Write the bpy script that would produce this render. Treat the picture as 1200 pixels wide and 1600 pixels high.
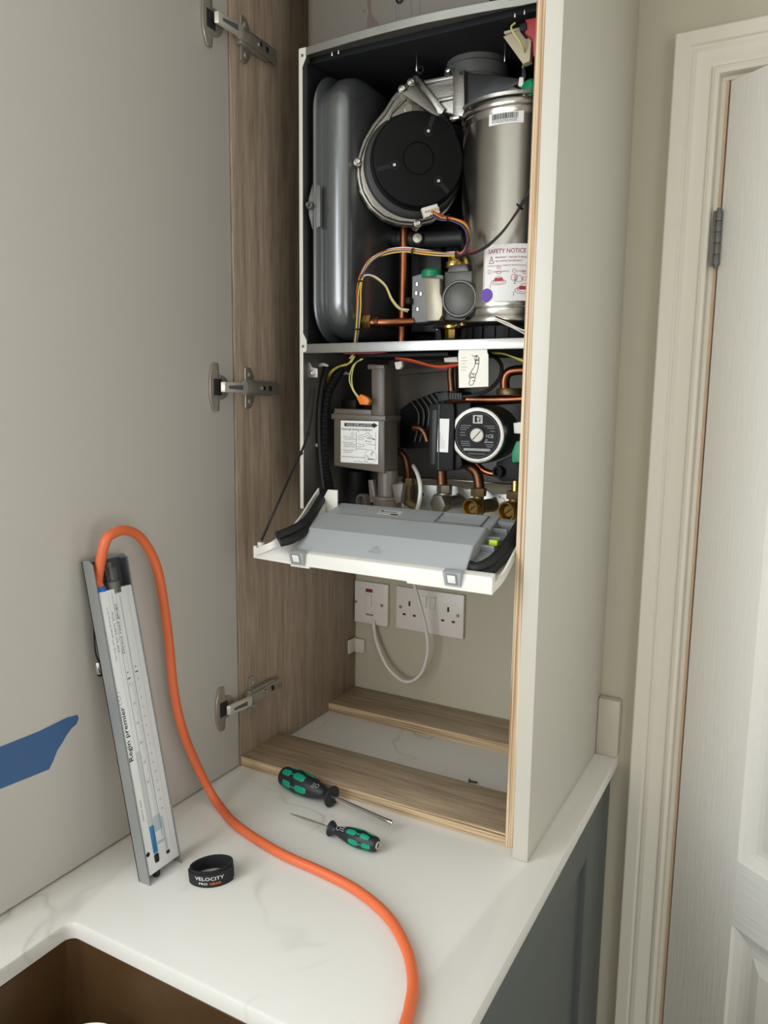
import bpy, bmesh, math, random
from mathutils import Vector, Matrix
random.seed(7)
for o in list(bpy.data.objects): bpy.data.objects.remove(o)
S = bpy.context.scene
V = Vector

# ---------------------------------------------------------------- camera, light, exposure
CF = 1198.13; CYAW, CPITCH, CROLL = -0.5016, -0.1446, 0.0125
CPOS = V((0.7929, -0.9562, 0.6152))
_F = V((math.sin(CYAW)*math.cos(CPITCH), math.cos(CYAW)*math.cos(CPITCH), math.sin(CPITCH)))
_R0 = V((math.cos(CYAW), -math.sin(CYAW), 0)); _U0 = _R0.cross(_F)
_R = math.cos(CROLL)*_R0 + math.sin(CROLL)*_U0
_U = -math.sin(CROLL)*_R0 + math.cos(CROLL)*_U0
cd = bpy.data.cameras.new('camera'); cam = bpy.data.objects.new('camera', cd); S.collection.objects.link(cam)
cd.sensor_fit = 'HORIZONTAL'; cd.sensor_width = 36; cd.lens = CF/1200*36; cd.clip_start = .01
cam.matrix_world = Matrix(((_R.x, _U.x, -_F.x, CPOS.x), (_R.y, _U.y, -_F.y, CPOS.y), (_R.z, _U.z, -_F.z, CPOS.z), (0, 0, 0, 1)))
S.camera = cam
S.view_settings.view_transform = 'Standard'; S.view_settings.look = 'None'
S.view_settings.exposure = 0.2; S.view_settings.gamma = 1; S.view_settings.use_curve_mapping = False
w = bpy.data.worlds.new('daylight'); S.world = w; w.use_nodes = True
w.node_tree.nodes['Background'].inputs[0].default_value = (.75, .86, 1, 1)
w.node_tree.nodes['Background'].inputs[1].default_value = 1.0
def area(name, loc, direction, sx, sy, power, col):
    l = bpy.data.lights.new(name, 'AREA'); l.shape = 'RECTANGLE'; l.size = sx; l.size_y = sy; l.energy = power; l.color = col
    o = bpy.data.objects.new(name, l); S.collection.objects.link(o); o.location = loc
    o.rotation_euler = V(direction).to_track_quat('-Z', 'Y').to_euler(); return o
area('window_daylight', (-.10, -1.22, .72), (1, .12, -.08), 1.0, 1.1, 21, (.895, .955, 1))
area('added_fill_right', (2.63, -1.5, .25), (-1, .05, 0), 1.5, 1.9, 12.5, (1, .965, .915))  # added fill light, brightens the faces turned to the right
area('added_fill_front', (.42, -3.21, .58), (0, 1, -.05), .95, 1.1, 17, (1, .975, .94))  # added fill light from the front, brightens the wall under the boiler

# ---------------------------------------------------------------- helpers
def at(ax, val, u, v):
    d = _F + _R*((u-600)/CF) - _U*((v-800)/CF); i = 'xyz'.index(ax)
    return CPOS + d*((val-CPOS[i])/d[i])
def onp(o, n, u, v):
    d = _F + _R*((u-600)/CF) - _U*((v-800)/CF); n = V(n)
    return CPOS + d*((V(o)-CPOS).dot(n)/d.dot(n))
def Y(y, *q): return [at('y', y, *p) for p in q]
def Q(*q): return [at('y', p[2], p[0], p[1]) for p in q]          # (u, v, y) points
def frame(o, x, y, z): return Matrix(((x[0], y[0], z[0], o[0]), (x[1], y[1], z[1], o[1]), (x[2], y[2], z[2], o[2]), (0, 0, 0, 1)))
def zframe(o, z, hint=(0, 0, 1)):
    z = V(z).normalized(); h = V(hint)
    if abs(z.dot(h)) > .98: h = V((1, 0, 0))
    x = h.cross(z).normalized(); return frame(V(o), x, z.cross(x), z)
def lin(c): return c/12.92 if c <= .04045 else ((c+.055)/1.055)**2.4
def srgb(r, g, b): return (lin(r/255), lin(g/255), lin(b/255), 1)
MATS = {}
def mat(name, rgb, rough=.5, metal=0, bump=0, scale=200, var=0, vscale=8, trans=0, alpha=1, spec=None, stretch=None, coat=0):
    m = bpy.data.materials.new(name); m.use_nodes = True; nt = m.node_tree; b = nt.nodes['Principled BSDF']
    c = srgb(*rgb); b.inputs['Base Color'].default_value = c
    b.inputs['Roughness'].default_value = rough; b.inputs['Metallic'].default_value = metal
    if trans: b.inputs['Transmission Weight'].default_value = trans
    if alpha < 1: b.inputs['Alpha'].default_value = alpha
    if coat: b.inputs['Coat Weight'].default_value = coat
    if spec is not None: b.inputs['Specular IOR Level'].default_value = spec
    tc = nt.nodes.new('ShaderNodeTexCoord'); mp = nt.nodes.new('ShaderNodeMapping'); nt.links.new(tc.outputs['Object'], mp.inputs[0])
    if stretch: mp.inputs['Scale'].default_value = stretch
    if var:
        n = nt.nodes.new('ShaderNodeTexNoise'); n.inputs['Scale'].default_value = vscale; n.inputs['Detail'].default_value = 5
        nt.links.new(mp.outputs[0], n.inputs['Vector'])
        mx = nt.nodes.new('ShaderNodeMix'); mx.data_type = 'RGBA'
        mx.inputs[6].default_value = tuple(x*(1-var) for x in c[:3])+(1,); mx.inputs[7].default_value = tuple(min(1, x*(1+var)) for x in c[:3])+(1,)
        nt.links.new(n.outputs[0], mx.inputs[0]); nt.links.new(mx.outputs[2], b.inputs['Base Color'])
    if bump:
        n = nt.nodes.new('ShaderNodeTexNoise'); n.inputs['Scale'].default_value = scale; n.inputs['Detail'].default_value = 3
        nt.links.new(mp.outputs[0], n.inputs['Vector'])
        bp = nt.nodes.new('ShaderNodeBump'); bp.inputs['Strength'].default_value = bump; bp.inputs['Distance'].default_value = .001
        nt.links.new(n.outputs[0], bp.inputs['Height']); nt.links.new(bp.outputs[0], b.inputs['Normal'])
    MATS[name] = m; return m
def wood(name, stretch, ca, cb, fine=(60, 60, 3), rough=.5, lo=.32, hi=.68, mul=.85):
    m = bpy.data.materials.new(name); m.use_nodes = True; nt = m.node_tree; b = nt.nodes['Principled BSDF']; L = nt.links.new
    tc = nt.nodes.new('ShaderNodeTexCoord')
    def noise(sc, scale, detail, dist=0):
        mp = nt.nodes.new('ShaderNodeMapping'); mp.inputs['Scale'].default_value = sc; L(tc.outputs['Object'], mp.inputs[0])
        n = nt.nodes.new('ShaderNodeTexNoise'); n.inputs['Scale'].default_value = scale; n.inputs['Detail'].default_value = detail
        n.inputs['Distortion'].default_value = dist; L(mp.outputs[0], n.inputs[0]); return n
    n1 = noise(stretch, 4, 8, .8); n2 = noise(fine, 5, 3)
    r = nt.nodes.new('ShaderNodeValToRGB'); L(n1.outputs[0], r.inputs[0])
    r.color_ramp.elements[0].position = lo; r.color_ramp.elements[0].color = srgb(*ca)
    r.color_ramp.elements[1].position = hi; r.color_ramp.elements[1].color = srgb(*cb)
    r2 = nt.nodes.new('ShaderNodeValToRGB'); L(n2.outputs[0], r2.inputs[0])
    r2.color_ramp.elements[0].position = .35; r2.color_ramp.elements[0].color = (.62, .60, .57, 1)
    r2.color_ramp.elements[1].position = .58; r2.color_ramp.elements[1].color = (1, 1, 1, 1)
    mx = nt.nodes.new('ShaderNodeMix'); mx.data_type = 'RGBA'; mx.blend_type = 'MULTIPLY'; mx.inputs[0].default_value = mul
    L(r.outputs[0], mx.inputs[6]); L(r2.outputs[0], mx.inputs[7]); L(mx.outputs[2], b.inputs['Base Color'])
    bp = nt.nodes.new('ShaderNodeBump'); bp.inputs['Strength'].default_value = .25; bp.inputs['Distance'].default_value = .0006
    L(n2.outputs[0], bp.inputs['Height']); L(bp.outputs[0], b.inputs['Normal']); b.inputs['Roughness'].default_value = rough
    MATS[name] = m; return m

_cache = {}
class MB:
    def __init__(s): s.v = []; s.f = []; s.mi = []; s.M = Matrix()
    def add(s, vs, fs, m=0):
        n = len(s.v); s.v += [s.M @ V(p) for p in vs]
        for f in fs: s.f.append([i+n for i in f]); s.mi.append(m)
        return s
    def addbm(s, bm, m=0):
        bm.verts.index_update(); s.add([v.co.copy() for v in bm.verts], [[v.index for v in f.verts] for f in bm.faces], m); bm.free(); return s
    def box(s, lo, hi, bev=0, m=0, seg=2, fr=None):
        bm = bmesh.new(); bmesh.ops.create_cube(bm, size=1); lo = V(lo); hi = V(hi); c = (lo+hi)/2; d = hi-lo
        for v in bm.verts: v.co = V((v.co.x*d.x, v.co.y*d.y, v.co.z*d.z))+c
        if bev: bmesh.ops.bevel(bm, geom=list(bm.edges), offset=min(bev, min(abs(x) for x in d)*.49), segments=seg, affect='EDGES', profile=.5)
        if fr is not None: bm.transform(fr)
        return s.addbm(bm, m)
    def prism(s, pts, off, bev=0, m=0, seg=2):
        """closed polygon of 3-D points, extruded by vector off"""
        off = V(off); bm = bmesh.new(); a = [bm.verts.new(p) for p in pts]; b = [bm.verts.new(V(p)+off) for p in pts]
        n = len(pts); bm.faces.new(a); bm.faces.new(b[::-1])
        for i in range(n): bm.faces.new((a[i], b[i], b[(i+1) % n], a[(i+1) % n]))
        bmesh.ops.recalc_face_normals(bm, faces=bm.faces)
        if bev:
            es = [e for e in bm.edges if (e.verts[0] in a) == (e.verts[1] in a)]
            bmesh.ops.bevel(bm, geom=es, offset=bev, segments=seg, affect='EDGES', profile=.5, clamp_overlap=True)
        return s.addbm(bm, m)
    def poly(s, pts, m=0): return s.add(pts, [list(range(len(pts)))], m)
    def lathe(s, prof, fr=None, seg=32, m=0, cap=True):
        """prof: (r, z) pairs about z of frame"""
        vs = []; fs = []; fr = fr or Matrix()
        for r, z in prof:
            for k in range(seg):
                t = 2*math.pi*k/seg; vs.append(fr @ V((r*math.cos(t), r*math.sin(t), z)))
        for i in range(len(prof)-1):
            for k in range(seg):
                k2 = (k+1) % seg; fs.append([i*seg+k, i*seg+k2, (i+1)*seg+k2, (i+1)*seg+k])
        if cap:
            if prof[0][0] > 1e-6: fs.append([k for k in range(seg)][::-1])
            if prof[-1][0] > 1e-6: fs.append([(len(prof)-1)*seg+k for k in range(seg)])
        return s.add(vs, fs, m)
    def cyl(s, p0, p1, r, r2=None, seg=24, bev=0, m=0):
        p0 = V(p0); p1 = V(p1); h = (p1-p0).length; r2 = r if r2 is None else r2
        pr = [(r, 0), (r2, h)] if not bev else [(r-bev, 0), (r-.3*bev, .3*bev), (r, bev), (r2, h-bev), (r2-.3*bev, h-.3*bev), (r2-bev, h)]
        return s.lathe(pr, zframe(p0, p1-p0), seg, m)
    def hexa(s, p0, p1, r, m=0): return s.cyl(p0, p1, r, seg=6, bev=r*.12, m=m)
    def tube(s, pts, r, seg=12, sub=6, m=0, closed=False, cap=True, wob=None):
        P = smooth(pts, sub) if sub else [V(p) for p in pts]
        t = (P[1]-P[0]).normalized(); h = V((0, 0, 1)) if abs(t.z) < .9 else V((1, 0, 0))
        n = t.cross(h).normalized(); vs = []; fs = []
        for i, p in enumerate(P):
            t2 = (P[min(i+1, len(P)-1)]-P[max(i-1, 0)]).normalized()
            n = (n-t2*n.dot(t2)).normalized(); b = t2.cross(n); rr = r(i/(len(P)-1)) if callable(r) else r
            for k in range(seg):
                a = 2*math.pi*k/seg; vs.append(p+(n*math.cos(a)+b*math.sin(a))*rr)
        for i in range(len(P)-1):
            for k in range(seg):
                k2 = (k+1) % seg; fs.append([i*seg+k, i*seg+k2, (i+1)*seg+k2, (i+1)*seg+k])
        if cap: fs.append(list(range(seg))[::-1]); fs.append([(len(P)-1)*seg+k for k in range(seg)])
        return s.add(vs, fs, m)
    def ball(s, c, r, m=0, sc=(1, 1, 1)):
        bm = bmesh.new(); bmesh.ops.create_uvsphere(bm, u_segments=16, v_segments=10, radius=r)
        for v in bm.verts: v.co = V((v.co.x*sc[0], v.co.y*sc[1], v.co.z*sc[2]))+V(c)
        return s.addbm(bm, m)
    # flat marks in a local frame fr (x right, y up, z out)
    def rect(s, x0, y0, x1, y1, fr, m=0, z=0, th=0):
        if th:
            return s.box((x0, y0, z-th), (x1, y1, z), 0, m, fr=fr)
        return s.add([fr @ V(p) for p in ((x0, y0, z), (x1, y0, z), (x1, y1, z), (x0, y1, z))], [[0, 1, 2, 3]], m)
    def line(s, pts, wd, fr, m=0, z=0, closed=False):
        pts = list(pts)+([pts[0]] if closed else [])
        for (xa, ya), (xb, yb) in zip(pts, pts[1:]):
            d = V((xb-xa, yb-ya, 0)); n = V((-d.y, d.x, 0)).normalized()*wd/2 if d.length else V((0, 0, 0))
            a = V((xa, ya, z)); b = V((xb, yb, z)); s.add([fr @ p for p in (a-n, b-n, b+n, a+n)], [[0, 1, 2, 3]], m)
        return s
    def ring(s, cx, cy, r, wd, fr, m=0, z=0, sy=1, a0=0, a1=360):
        n = 24; return s.line([(cx+r*math.cos(math.radians(a0+(a1-a0)*k/n)), cy+r*sy*math.sin(math.radians(a0+(a1-a0)*k/n))) for k in range(n+1)], wd, fr, m, z)
    def disc(s, cx, cy, r, fr, m=0, z=0, seg=24):
        return s.add([fr @ V((cx+r*math.cos(2*math.pi*k/seg), cy+r*math.sin(2*math.pi*k/seg), z)) for k in range(seg)], [list(range(seg))], m)
    def text(s, t, size, x, y, fr, m=0, z=0, align='LEFT', width=None, shear=0, bold=0):
        key = (t, align, bold)
        if key not in _cache:
            c = bpy.data.curves.new('t', 'FONT'); c.body = t; c.size = 1; c.align_x = align; c.resolution_u = 2; c.offset = bold
            o = bpy.data.objects.new('t', c); S.collection.objects.link(o); bpy.context.view_layer.update()
            me = bpy.data.meshes.new_from_object(o); _cache[key] = ([v.co.copy() for v in me.vertices], [list(p.vertices) for p in me.polygons])
            bpy.data.objects.remove(o); bpy.data.curves.remove(c); bpy.data.meshes.remove(me)
        vs, fs = _cache[key]
        if not vs: return s
        sx = size
        if width:
            w0 = max(v.x for v in vs)-min(v.x for v in vs); sx = width/max(w0, 1e-6)
        return s.add([fr @ V((x+v.x*sx+shear*v.y*size, y+v.y*size, z)) for v in vs], fs, m)
    def warp(s, fn): s.v = [fn(p) for p in s.v]; return s
    def build(s, name, mats, parent=None, label=None, sharp=35, origin=None):
        me = bpy.data.meshes.new(name)
        lo = V((min(p.x for p in s.v), min(p.y for p in s.v), min(p.z for p in s.v))); hi = V((max(p.x for p in s.v), max(p.y for p in s.v), max(p.z for p in s.v)))
        o = V(origin) if origin is not None else V(((lo.x+hi.x)/2, (lo.y+hi.y)/2, lo.z))
        me.from_pydata([tuple(p-o) for p in s.v], [], s.f)
        mats = mats if isinstance(mats, (list, tuple)) else [mats]
        for m in mats: me.materials.append(MATS[m] if isinstance(m, str) else m)
        me.polygons.foreach_set('material_index', s.mi); me.polygons.foreach_set('use_smooth', [True]*len(s.f))
        me.update(); me.set_sharp_from_angle(angle=math.radians(sharp))
        ob = bpy.data.objects.new(name, me); S.collection.objects.link(ob)
        put(ob, o, parent)
        if label: ob['label'] = label
        return ob
WL = {}
def put(ob, o, parent):
    WL[ob.name] = V(o)
    if parent: ob.parent = parent; ob.location = V(o)-WL[parent.name]
    else: ob.location = o
def smooth(pts, sub):
    P = [V(p) for p in pts]; out = []
    if len(P) < 3: return [P[0].lerp(P[-1], k/4) for k in range(5)]
    for i in range(len(P)-1):
        p0 = P[i-1] if i else P[0]*2-P[1]; p1 = P[i]; p2 = P[i+1]; p3 = P[i+2] if i+2 < len(P) else P[-1]*2-P[-2]
        for k in range(sub):
            t = k/sub
            out.append(.5*((2*p1)+(p2-p0)*t+(2*p0-5*p1+4*p2-p3)*t*t+(3*p1-p0-3*p2+p3)*t**3))
    out.append(P[-1]); return out
def thing(name, loc, label, cat, group=None):
    o = bpy.data.objects.new(name, None); S.collection.objects.link(o); o.empty_display_size = .03; put(o, V(loc), None)
    return tag(o, label, cat, group)
def tag(o, label, cat, group=None, kind=None):
    if label: o['label'] = label
    if cat: o['category'] = cat
    if group: o['group'] = group
    if kind: o['kind'] = kind
    return o
def struct(mb, name, m, label, cat, parent=None, sharp=35):
    o = mb.build(name, m, parent, sharp=sharp)
    if parent is None: tag(o, label, cat, None, 'structure')
    return o
def rrect(x0, y0, x1, y1, r, n=6):
    out = []
    for cx, cy, a in ((x1-r, y0+r, -90), (x1-r, y1-r, 0), (x0+r, y1-r, 90), (x0+r, y0+r, 180)):
        for k in range(n+1):
            t = math.radians(a+90*k/n); out.append((cx+r*math.cos(t), cy+r*math.sin(t)))
    return out

# ---------------------------------------------------------------- materials
mat('wall_paint', (190, 184, 165), .85, bump=.15, scale=350)
mat('ceiling_paint', (225, 222, 214), .9)
mat('floor_vinyl', (158, 148, 134), .5, var=.2)
mat('gloss_white', (222, 217, 203), .38, bump=.06, scale=60)
mat('door_white', (222, 219, 211), .42, bump=.55, scale=14, stretch=(22, 22, 1.2))
mat('door_rail_white', (224, 223, 217), .42, bump=1, scale=12, stretch=(1.2, 1.2, 20))
mat('bare_timber', (212, 184, 156), .7, var=.2, vscale=30)
mat('greige_laminate', (194, 190, 182), .48, bump=.1, scale=500)
mat('cream_laminate', (193, 189, 177), .5, bump=.06, scale=400)
mat('slate_paint', (84, 90, 88), .45, bump=.08, scale=300)
wood('oak_upright', (16, 16, 1.0), (148, 130, 113), (176, 158, 138), (90, 90, 3))
wood('oak_rail', (1.0, 16, 16), (150, 130, 106), (190, 170, 143), (3, 90, 90))
wood('ply_edge_upright', (110, 4, .6), (158, 120, 82), (228, 204, 168), (240, 30, 1.2), lo=.40, hi=.58)
wood('ply_edge_rail', (.6, 4, 110), (140, 108, 72), (220, 196, 160), (1.2, 30, 240), lo=.40, hi=.58)
mat('white_plastic', (228, 225, 218), .4)
mat('aged_white_plastic', (214, 210, 196), .45)
mat('white_enamel', (226, 224, 216), .4)
mat('grey_plastic', (158, 162, 163), .42, bump=.05, scale=900)
mat('mid_grey_plastic', (128, 131, 130), .45)
mat('motor_black', (9, 9, 10), .6, bump=.1, scale=900, spec=.2)
mat('black_plastic', (15, 15, 17), .6, bump=.08, scale=700, spec=.3)
mat('black_rubber', (14, 14, 16), .62)
mat('dark_plastic', (38, 39, 40), .5)
mat('chamber_lining', (15, 17, 23), .75, bump=.2, scale=120)
mat('galvanised', (170, 170, 166), .38, metal=.85, var=.18, vscale=30, bump=.1, scale=300)
mat('dull_steel', (110, 110, 108), .5, metal=.6, var=.12, vscale=20)
mat('case_inside', (112, 110, 104), .5, metal=.45, var=.1, vscale=14)
mat('vessel_paint', (128, 131, 133), .26, metal=.75, bump=.05, scale=80)
mat('cast_aluminium', (150, 147, 140), .36, metal=.9, bump=.35, scale=420, var=.12, vscale=60)
mat('brushed_steel', (190, 187, 180), .2, metal=1, bump=.12, scale=60, stretch=(1, 1, 30), var=.06, vscale=40)
mat('bright_steel', (222, 220, 216), .2, metal=1)
mat('nickel', (176, 170, 158), .32, metal=.7)
mat('window_lit_nickel', (226, 221, 211), .3, metal=.5)  # window reflection on the hinge links put into the colour
mat('copper', (168, 104, 74), .34, metal=1, var=.22, vscale=40)
mat('aged_copper', (124, 84, 62), .42, metal=.95, var=.3, vscale=50)
mat('brass', (214, 180, 104), .28, metal=1, var=.12, vscale=40)
mat('aged_brass', (136, 118, 84), .45, metal=.85, var=.25, vscale=60)
mat('nickel_brass', (150, 146, 132), .42, metal=.85, var=.15, vscale=60)
mat('trap_plastic', (108, 100, 90), .36, alpha=.86, var=.08, vscale=20)
mat('paper_white', (232, 228, 216), .6)
mat('sticker_white', (236, 235, 232), .45)
mat('ink_black', (24, 24, 26), .6)
mat('ink_grey', (120, 120, 122), .6)
mat('ink_red', (170, 52, 66), .6)
mat('ink_purple', (104, 68, 168), .55)
mat('ink_silver', (190, 188, 184), .45)
mat('socket_white', (232, 226, 220), .35)
mat('neon_red', (130, 44, 34), .35)
mat('elbow_grey', (84, 84, 82), .5)
mat('shaded_upstand', (192, 185, 170), .4)  # shade beside the end panel put into the upstand's base colour
mat('orange_hose', (222, 108, 64), .42, bump=.05, scale=500)
mat('blue_plastic', (36, 104, 190), .4)
mat('tape_blue', (62, 98, 144), .62, var=.1, vscale=30, bump=.3, scale=250)
mat('driver_green', (0, 148, 116), .4)
mat('driver_black', (26, 29, 36), .48)
mat('gauge_alloy', (158, 160, 160), .42, metal=.55)
mat('gauge_face', (226, 229, 229), .28, metal=0, var=.05, vscale=25)
mat('gauge_clear', (205, 212, 214), .12, alpha=.35)
mat('gauge_fluid', (18, 128, 190), .15, alpha=.8)
mat('gauge_haze', (150, 190, 206), .2, alpha=.35)
mat('dark_liner', (66, 67, 72), .5)
mat('webbing', (26, 28, 32), .85, bump=.6, scale=900)
mat('red_plastic', (150, 40, 46), .45)
mat('orange_plastic', (226, 122, 30), .45)
mat('green_plastic', (18, 128, 84), .42)
mat('dark_green', (16, 52, 42), .5)
mat('lime_plastic', (176, 206, 40), .45)
mat('wire_yellow', (206, 178, 66), .45)
mat('wire_lime', (196, 192, 112), .45)
mat('wire_red', (180, 48, 38), .45)
mat('wire_orange', (208, 104, 44), .45)
mat('wire_white', (226, 222, 210), .45)
mat('wire_brown', (70, 34, 28), .45)
mat('wire_black', (18, 18, 22), .45)
mat('wire_violet', (70, 62, 110), .45)
mat('ceramic_beige', (176, 164, 140), .6, var=.1, vscale=40)
mat('valve_beige', (160, 152, 134), .36, metal=.45)
mat('valve_grey', (84, 84, 80), .42, metal=.5, bump=.2, scale=300)
mat('cover_grey', (110, 105, 97), .5, var=.08, vscale=9, metal=.15)
mat('stain_brown', (92, 80, 72), .7)
mat('sink_bronze', (88, 64, 38), .34, metal=.35, var=.3, vscale=12)
mat('amber_glass', (190, 150, 90), .3)
def quartz():
    m = bpy.data.materials.new('quartz'); m.use_nodes = True; nt = m.node_tree; b = nt.nodes['Principled BSDF']; L = nt.links.new
    tc = nt.nodes.new('ShaderNodeTexCoord')
    n = nt.nodes.new('ShaderNodeTexNoise'); n.inputs['Scale'].default_value = 2.3; n.inputs['Detail'].default_value = 4; n.inputs['Distortion'].default_value = .5; L(tc.outputs['Object'], n.inputs[0])
    a = nt.nodes.new('ShaderNodeMath'); a.operation = 'SUBTRACT'; a.inputs[1].default_value = .5; L(n.outputs[0], a.inputs[0])
    ab = nt.nodes.new('ShaderNodeMath'); ab.operation = 'ABSOLUTE'; L(a.outputs[0], ab.inputs[0])
    r = nt.nodes.new('ShaderNodeValToRGB'); r.color_ramp.elements[0].color = (1, 1, 1, 1); r.color_ramp.elements[1].position = .006; r.color_ramp.elements[1].color = (0, 0, 0, 1); L(ab.outputs[0], r.inputs[0])
    k = nt.nodes.new('ShaderNodeTexNoise'); k.inputs['Scale'].default_value = 5; L(tc.outputs['Object'], k.inputs[0])
    kr = nt.nodes.new('ShaderNodeValToRGB'); kr.color_ramp.elements[0].position = .46; kr.color_ramp.elements[1].position = .75; L(k.outputs[0], kr.inputs[0])
    mu = nt.nodes.new('ShaderNodeMath'); mu.operation = 'MULTIPLY'; L(r.outputs[0], mu.inputs[0]); L(kr.outputs[0], mu.inputs[1])
    mx = nt.nodes.new('ShaderNodeMix'); mx.data_type = 'RGBA'; mx.inputs[6].default_value = srgb(219, 216, 209); mx.inputs[7].default_value = srgb(172, 168, 160)
    L(mu.outputs[0], mx.inputs[0]); L(mx.outputs[2], b.inputs['Base Color']); b.inputs['Roughness'].default_value = .22
    MATS['quartz'] = m
quartz()

# ---------------------------------------------------------------- the room
YW = .374                                            # back wall face
DX0, DX1, DZ = .646, 1.412, 1.098                    # doorway
def wall_with_hole(lo, hi, axis, h0, h1, z0, z1):
    """thin box wall lo..hi with a rectangular opening along axis (0 x / 1 y)"""
    mb = MB(); a = [lo[axis], h0, h1, hi[axis]]
    def seg(u0, u1, za, zb):
        l = list(lo); h = list(hi); l[axis] = u0; h[axis] = u1; l[2] = za; h[2] = zb
        if u1 > u0 and zb > za: mb.box(l, h)
    seg(a[0], a[1], lo[2], hi[2]); seg(a[2], a[3], lo[2], hi[2]); seg(a[1], a[2], z1, hi[2]); seg(a[1], a[2], lo[2], z0)
    return mb
struct(wall_with_hole((-.19, YW, -.9), (2.6, YW+.11, 1.5), 0, DX0-.012, DX1+.012, -.9, DZ+.012), 'wall_back', 'wall_paint', 'greige painted wall behind the boiler cabinet and around the doorway', 'wall')
struct(wall_with_hole((-.19, -3.2, -.9), (-.07, YW, 1.5), 1, -1.75, -.68, .16, 1.28), 'wall_left', 'wall_paint', 'greige painted wall behind the open cabinet door', 'wall')
struct(wall_with_hole((2.6, -3.2, -.9), (2.7, YW, 1.5), 1, -2.3, -.7, -.9, 1.25), 'wall_right', 'wall_paint', 'greige painted wall with an added fill light opening on the right side', 'wall')
struct(wall_with_hole((-.19, -3.3, -.9), (2.7, -3.2, 1.5), 0, -.12, .97, -.02, 1.18), 'wall_front', 'wall_paint', 'greige painted wall with an added fill light window opposite the boiler', 'wall')
wf = MB()
for x0, x1, z0, z1 in ((-.12, -.06, -.02, 1.18), (.91, .97, -.02, 1.18), (-.06, .91, -.02, .03), (-.06, .91, 1.13, 1.18)): wf.box((x0, -3.29, z0), (x1, -3.23, z1), .004)
struct(wf, 'fill_window_front', 'gloss_white', 'white framed window added opposite the boiler for fill light', 'window')  # unseen frame built around the added front fill light
struct(MB().box((-.19, -3.3, -1.0), (2.7, 1.6, -.9)), 'floor', 'floor_vinyl', 'brown kitchen floor', 'floor')
struct(MB().box((-.19, -3.3, 1.5), (2.7, 1.6, 1.6)), 'ceiling', 'ceiling_paint', 'white ceiling', 'ceiling')
struct(MB().box((-.19, 1.5, -.9), (2.7, 1.6, 1.5)), 'wall_hall', 'wall_paint', 'greige hall wall beyond the doorway', 'wall')
wf = MB()
for y0, y1, z0, z1 in ((-1.75, -1.69, .16, 1.28), (-.74, -.68, .16, 1.28), (-1.69, -.74, .16, .22), (-1.69, -.74, 1.22, 1.28)): wf.box((-.16, y0, z0), (-.115, y1, z1), .004)
struct(wf, 'window_1', 'gloss_white', 'white framed kitchen window over the sink', 'window')
wf = MB()
for y0, y1, z0, z1 in ((-2.3, -2.22, -.9, 1.25), (-.78, -.7, -.9, 1.25), (-1.54, -1.46, -.9, 1.25), (-2.22, -.78, 1.17, 1.25)): wf.box((2.645, y0, z0), (2.695, y1, z1), .004)
struct(wf, 'fill_window_right', 'gloss_white', 'white framed doors added in the right wall for fill light', 'window')  # unseen frame built around the added right fill light

# architrave and lining of the doorway
AX = .568; PROF = [(0, 0), (0, .017), (.002, .0185), (.021, .0195), (.0235, .0165), (.027, .016), (.0275, .0185), (.034, .0195), (.042, .017), (.049, .0125), (.054, .0115), (.0565, .015), (.061, .0165), (.066, .0145), (.068, .010), (.068, 0)]
tr = MB(); n = len(PROF)
WA = .068
def arch_pt(k, wv, dp):
    ix, ox, iz = AX+WA, DX1+(DX0-AX-WA), DZ+.006
    o = WA-wv
    return {0: V((ix-o, YW-dp, -.9)), 1: V((ix-o, YW-dp, iz+o)), 2: V((ox+o, YW-dp, iz+o)), 3: V((ox+o, YW-dp, -.9))}[k]
vs = []; fs = []
for k in range(4):
    for wv, dp in PROF: vs.append(arch_pt(k, wv, dp))
for k in range(3):
    for i in range(n-1): fs.append([k*n+i, k*n+i+1, (k+1)*n+i+1, (k+1)*n+i])
tr.add(vs, fs); struct(tr, 'trim_1', 'gloss_white', 'moulded white architrave around the doorway', 'door frame', sharp=25)
jb = MB(); jb.box((DX0-.011, YW-.001, -.9), (DX0+.0, YW+.112, DZ), .001); jb.box((DX1, YW-.001, -.9), (DX1+.011, YW+.112, DZ), .001); jb.box((DX0-.011, YW-.001, DZ), (DX1+.011, YW+.112, DZ+.011), .001)
jb.box((DX0, YW+.045, -.9), (DX0+.012, YW+.08, DZ), .001)
jb.box((DX0-.0025, YW-.0022, -.9), (DX0+.002, YW+.04, DZ-.002), .0003, 1)
struct(jb, 'trim_2', ['gloss_white', 'bare_timber'], 'white door lining inside the doorway', 'door lining')

# panelled door, hinged on the left and swung into the room
ang = math.radians(-36); HO = V((DX0+.005, YW-.010, 0))
dx = V((math.cos(ang), math.sin(ang), 0)); dn = V((math.sin(ang), -math.cos(ang), 0))
DF = frame(HO, dx, V((0, 0, 1)), dn)                 # x along the door, y up, z towards the room
DW = .755; Z0, Z1 = -.893, 1.093
stile, mull = .122, .1
px = [(stile, DW/2-mull/2), (DW/2+mull/2, DW-stile)]
pz = [(-.66, -.205), (-.095, .55), (.65, .96)]
dr = MB(); dr.M = DF
dr.box((0, Z0, -.035), (DW, Z1, -.012), 0)           # core
def slab(x0, y0, x1, y1, m): dr.box((x0, y0, -.012), (x1, y1, 0), 0, m)
slab(0, Z0, stile, Z1, 0); slab(DW-stile, Z0, DW, Z1, 0); slab(DW/2-mull/2, Z0, DW/2+mull/2, Z1, 0)
zs = [Z0]+[z for p in pz for z in p]+[Z1]
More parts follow.
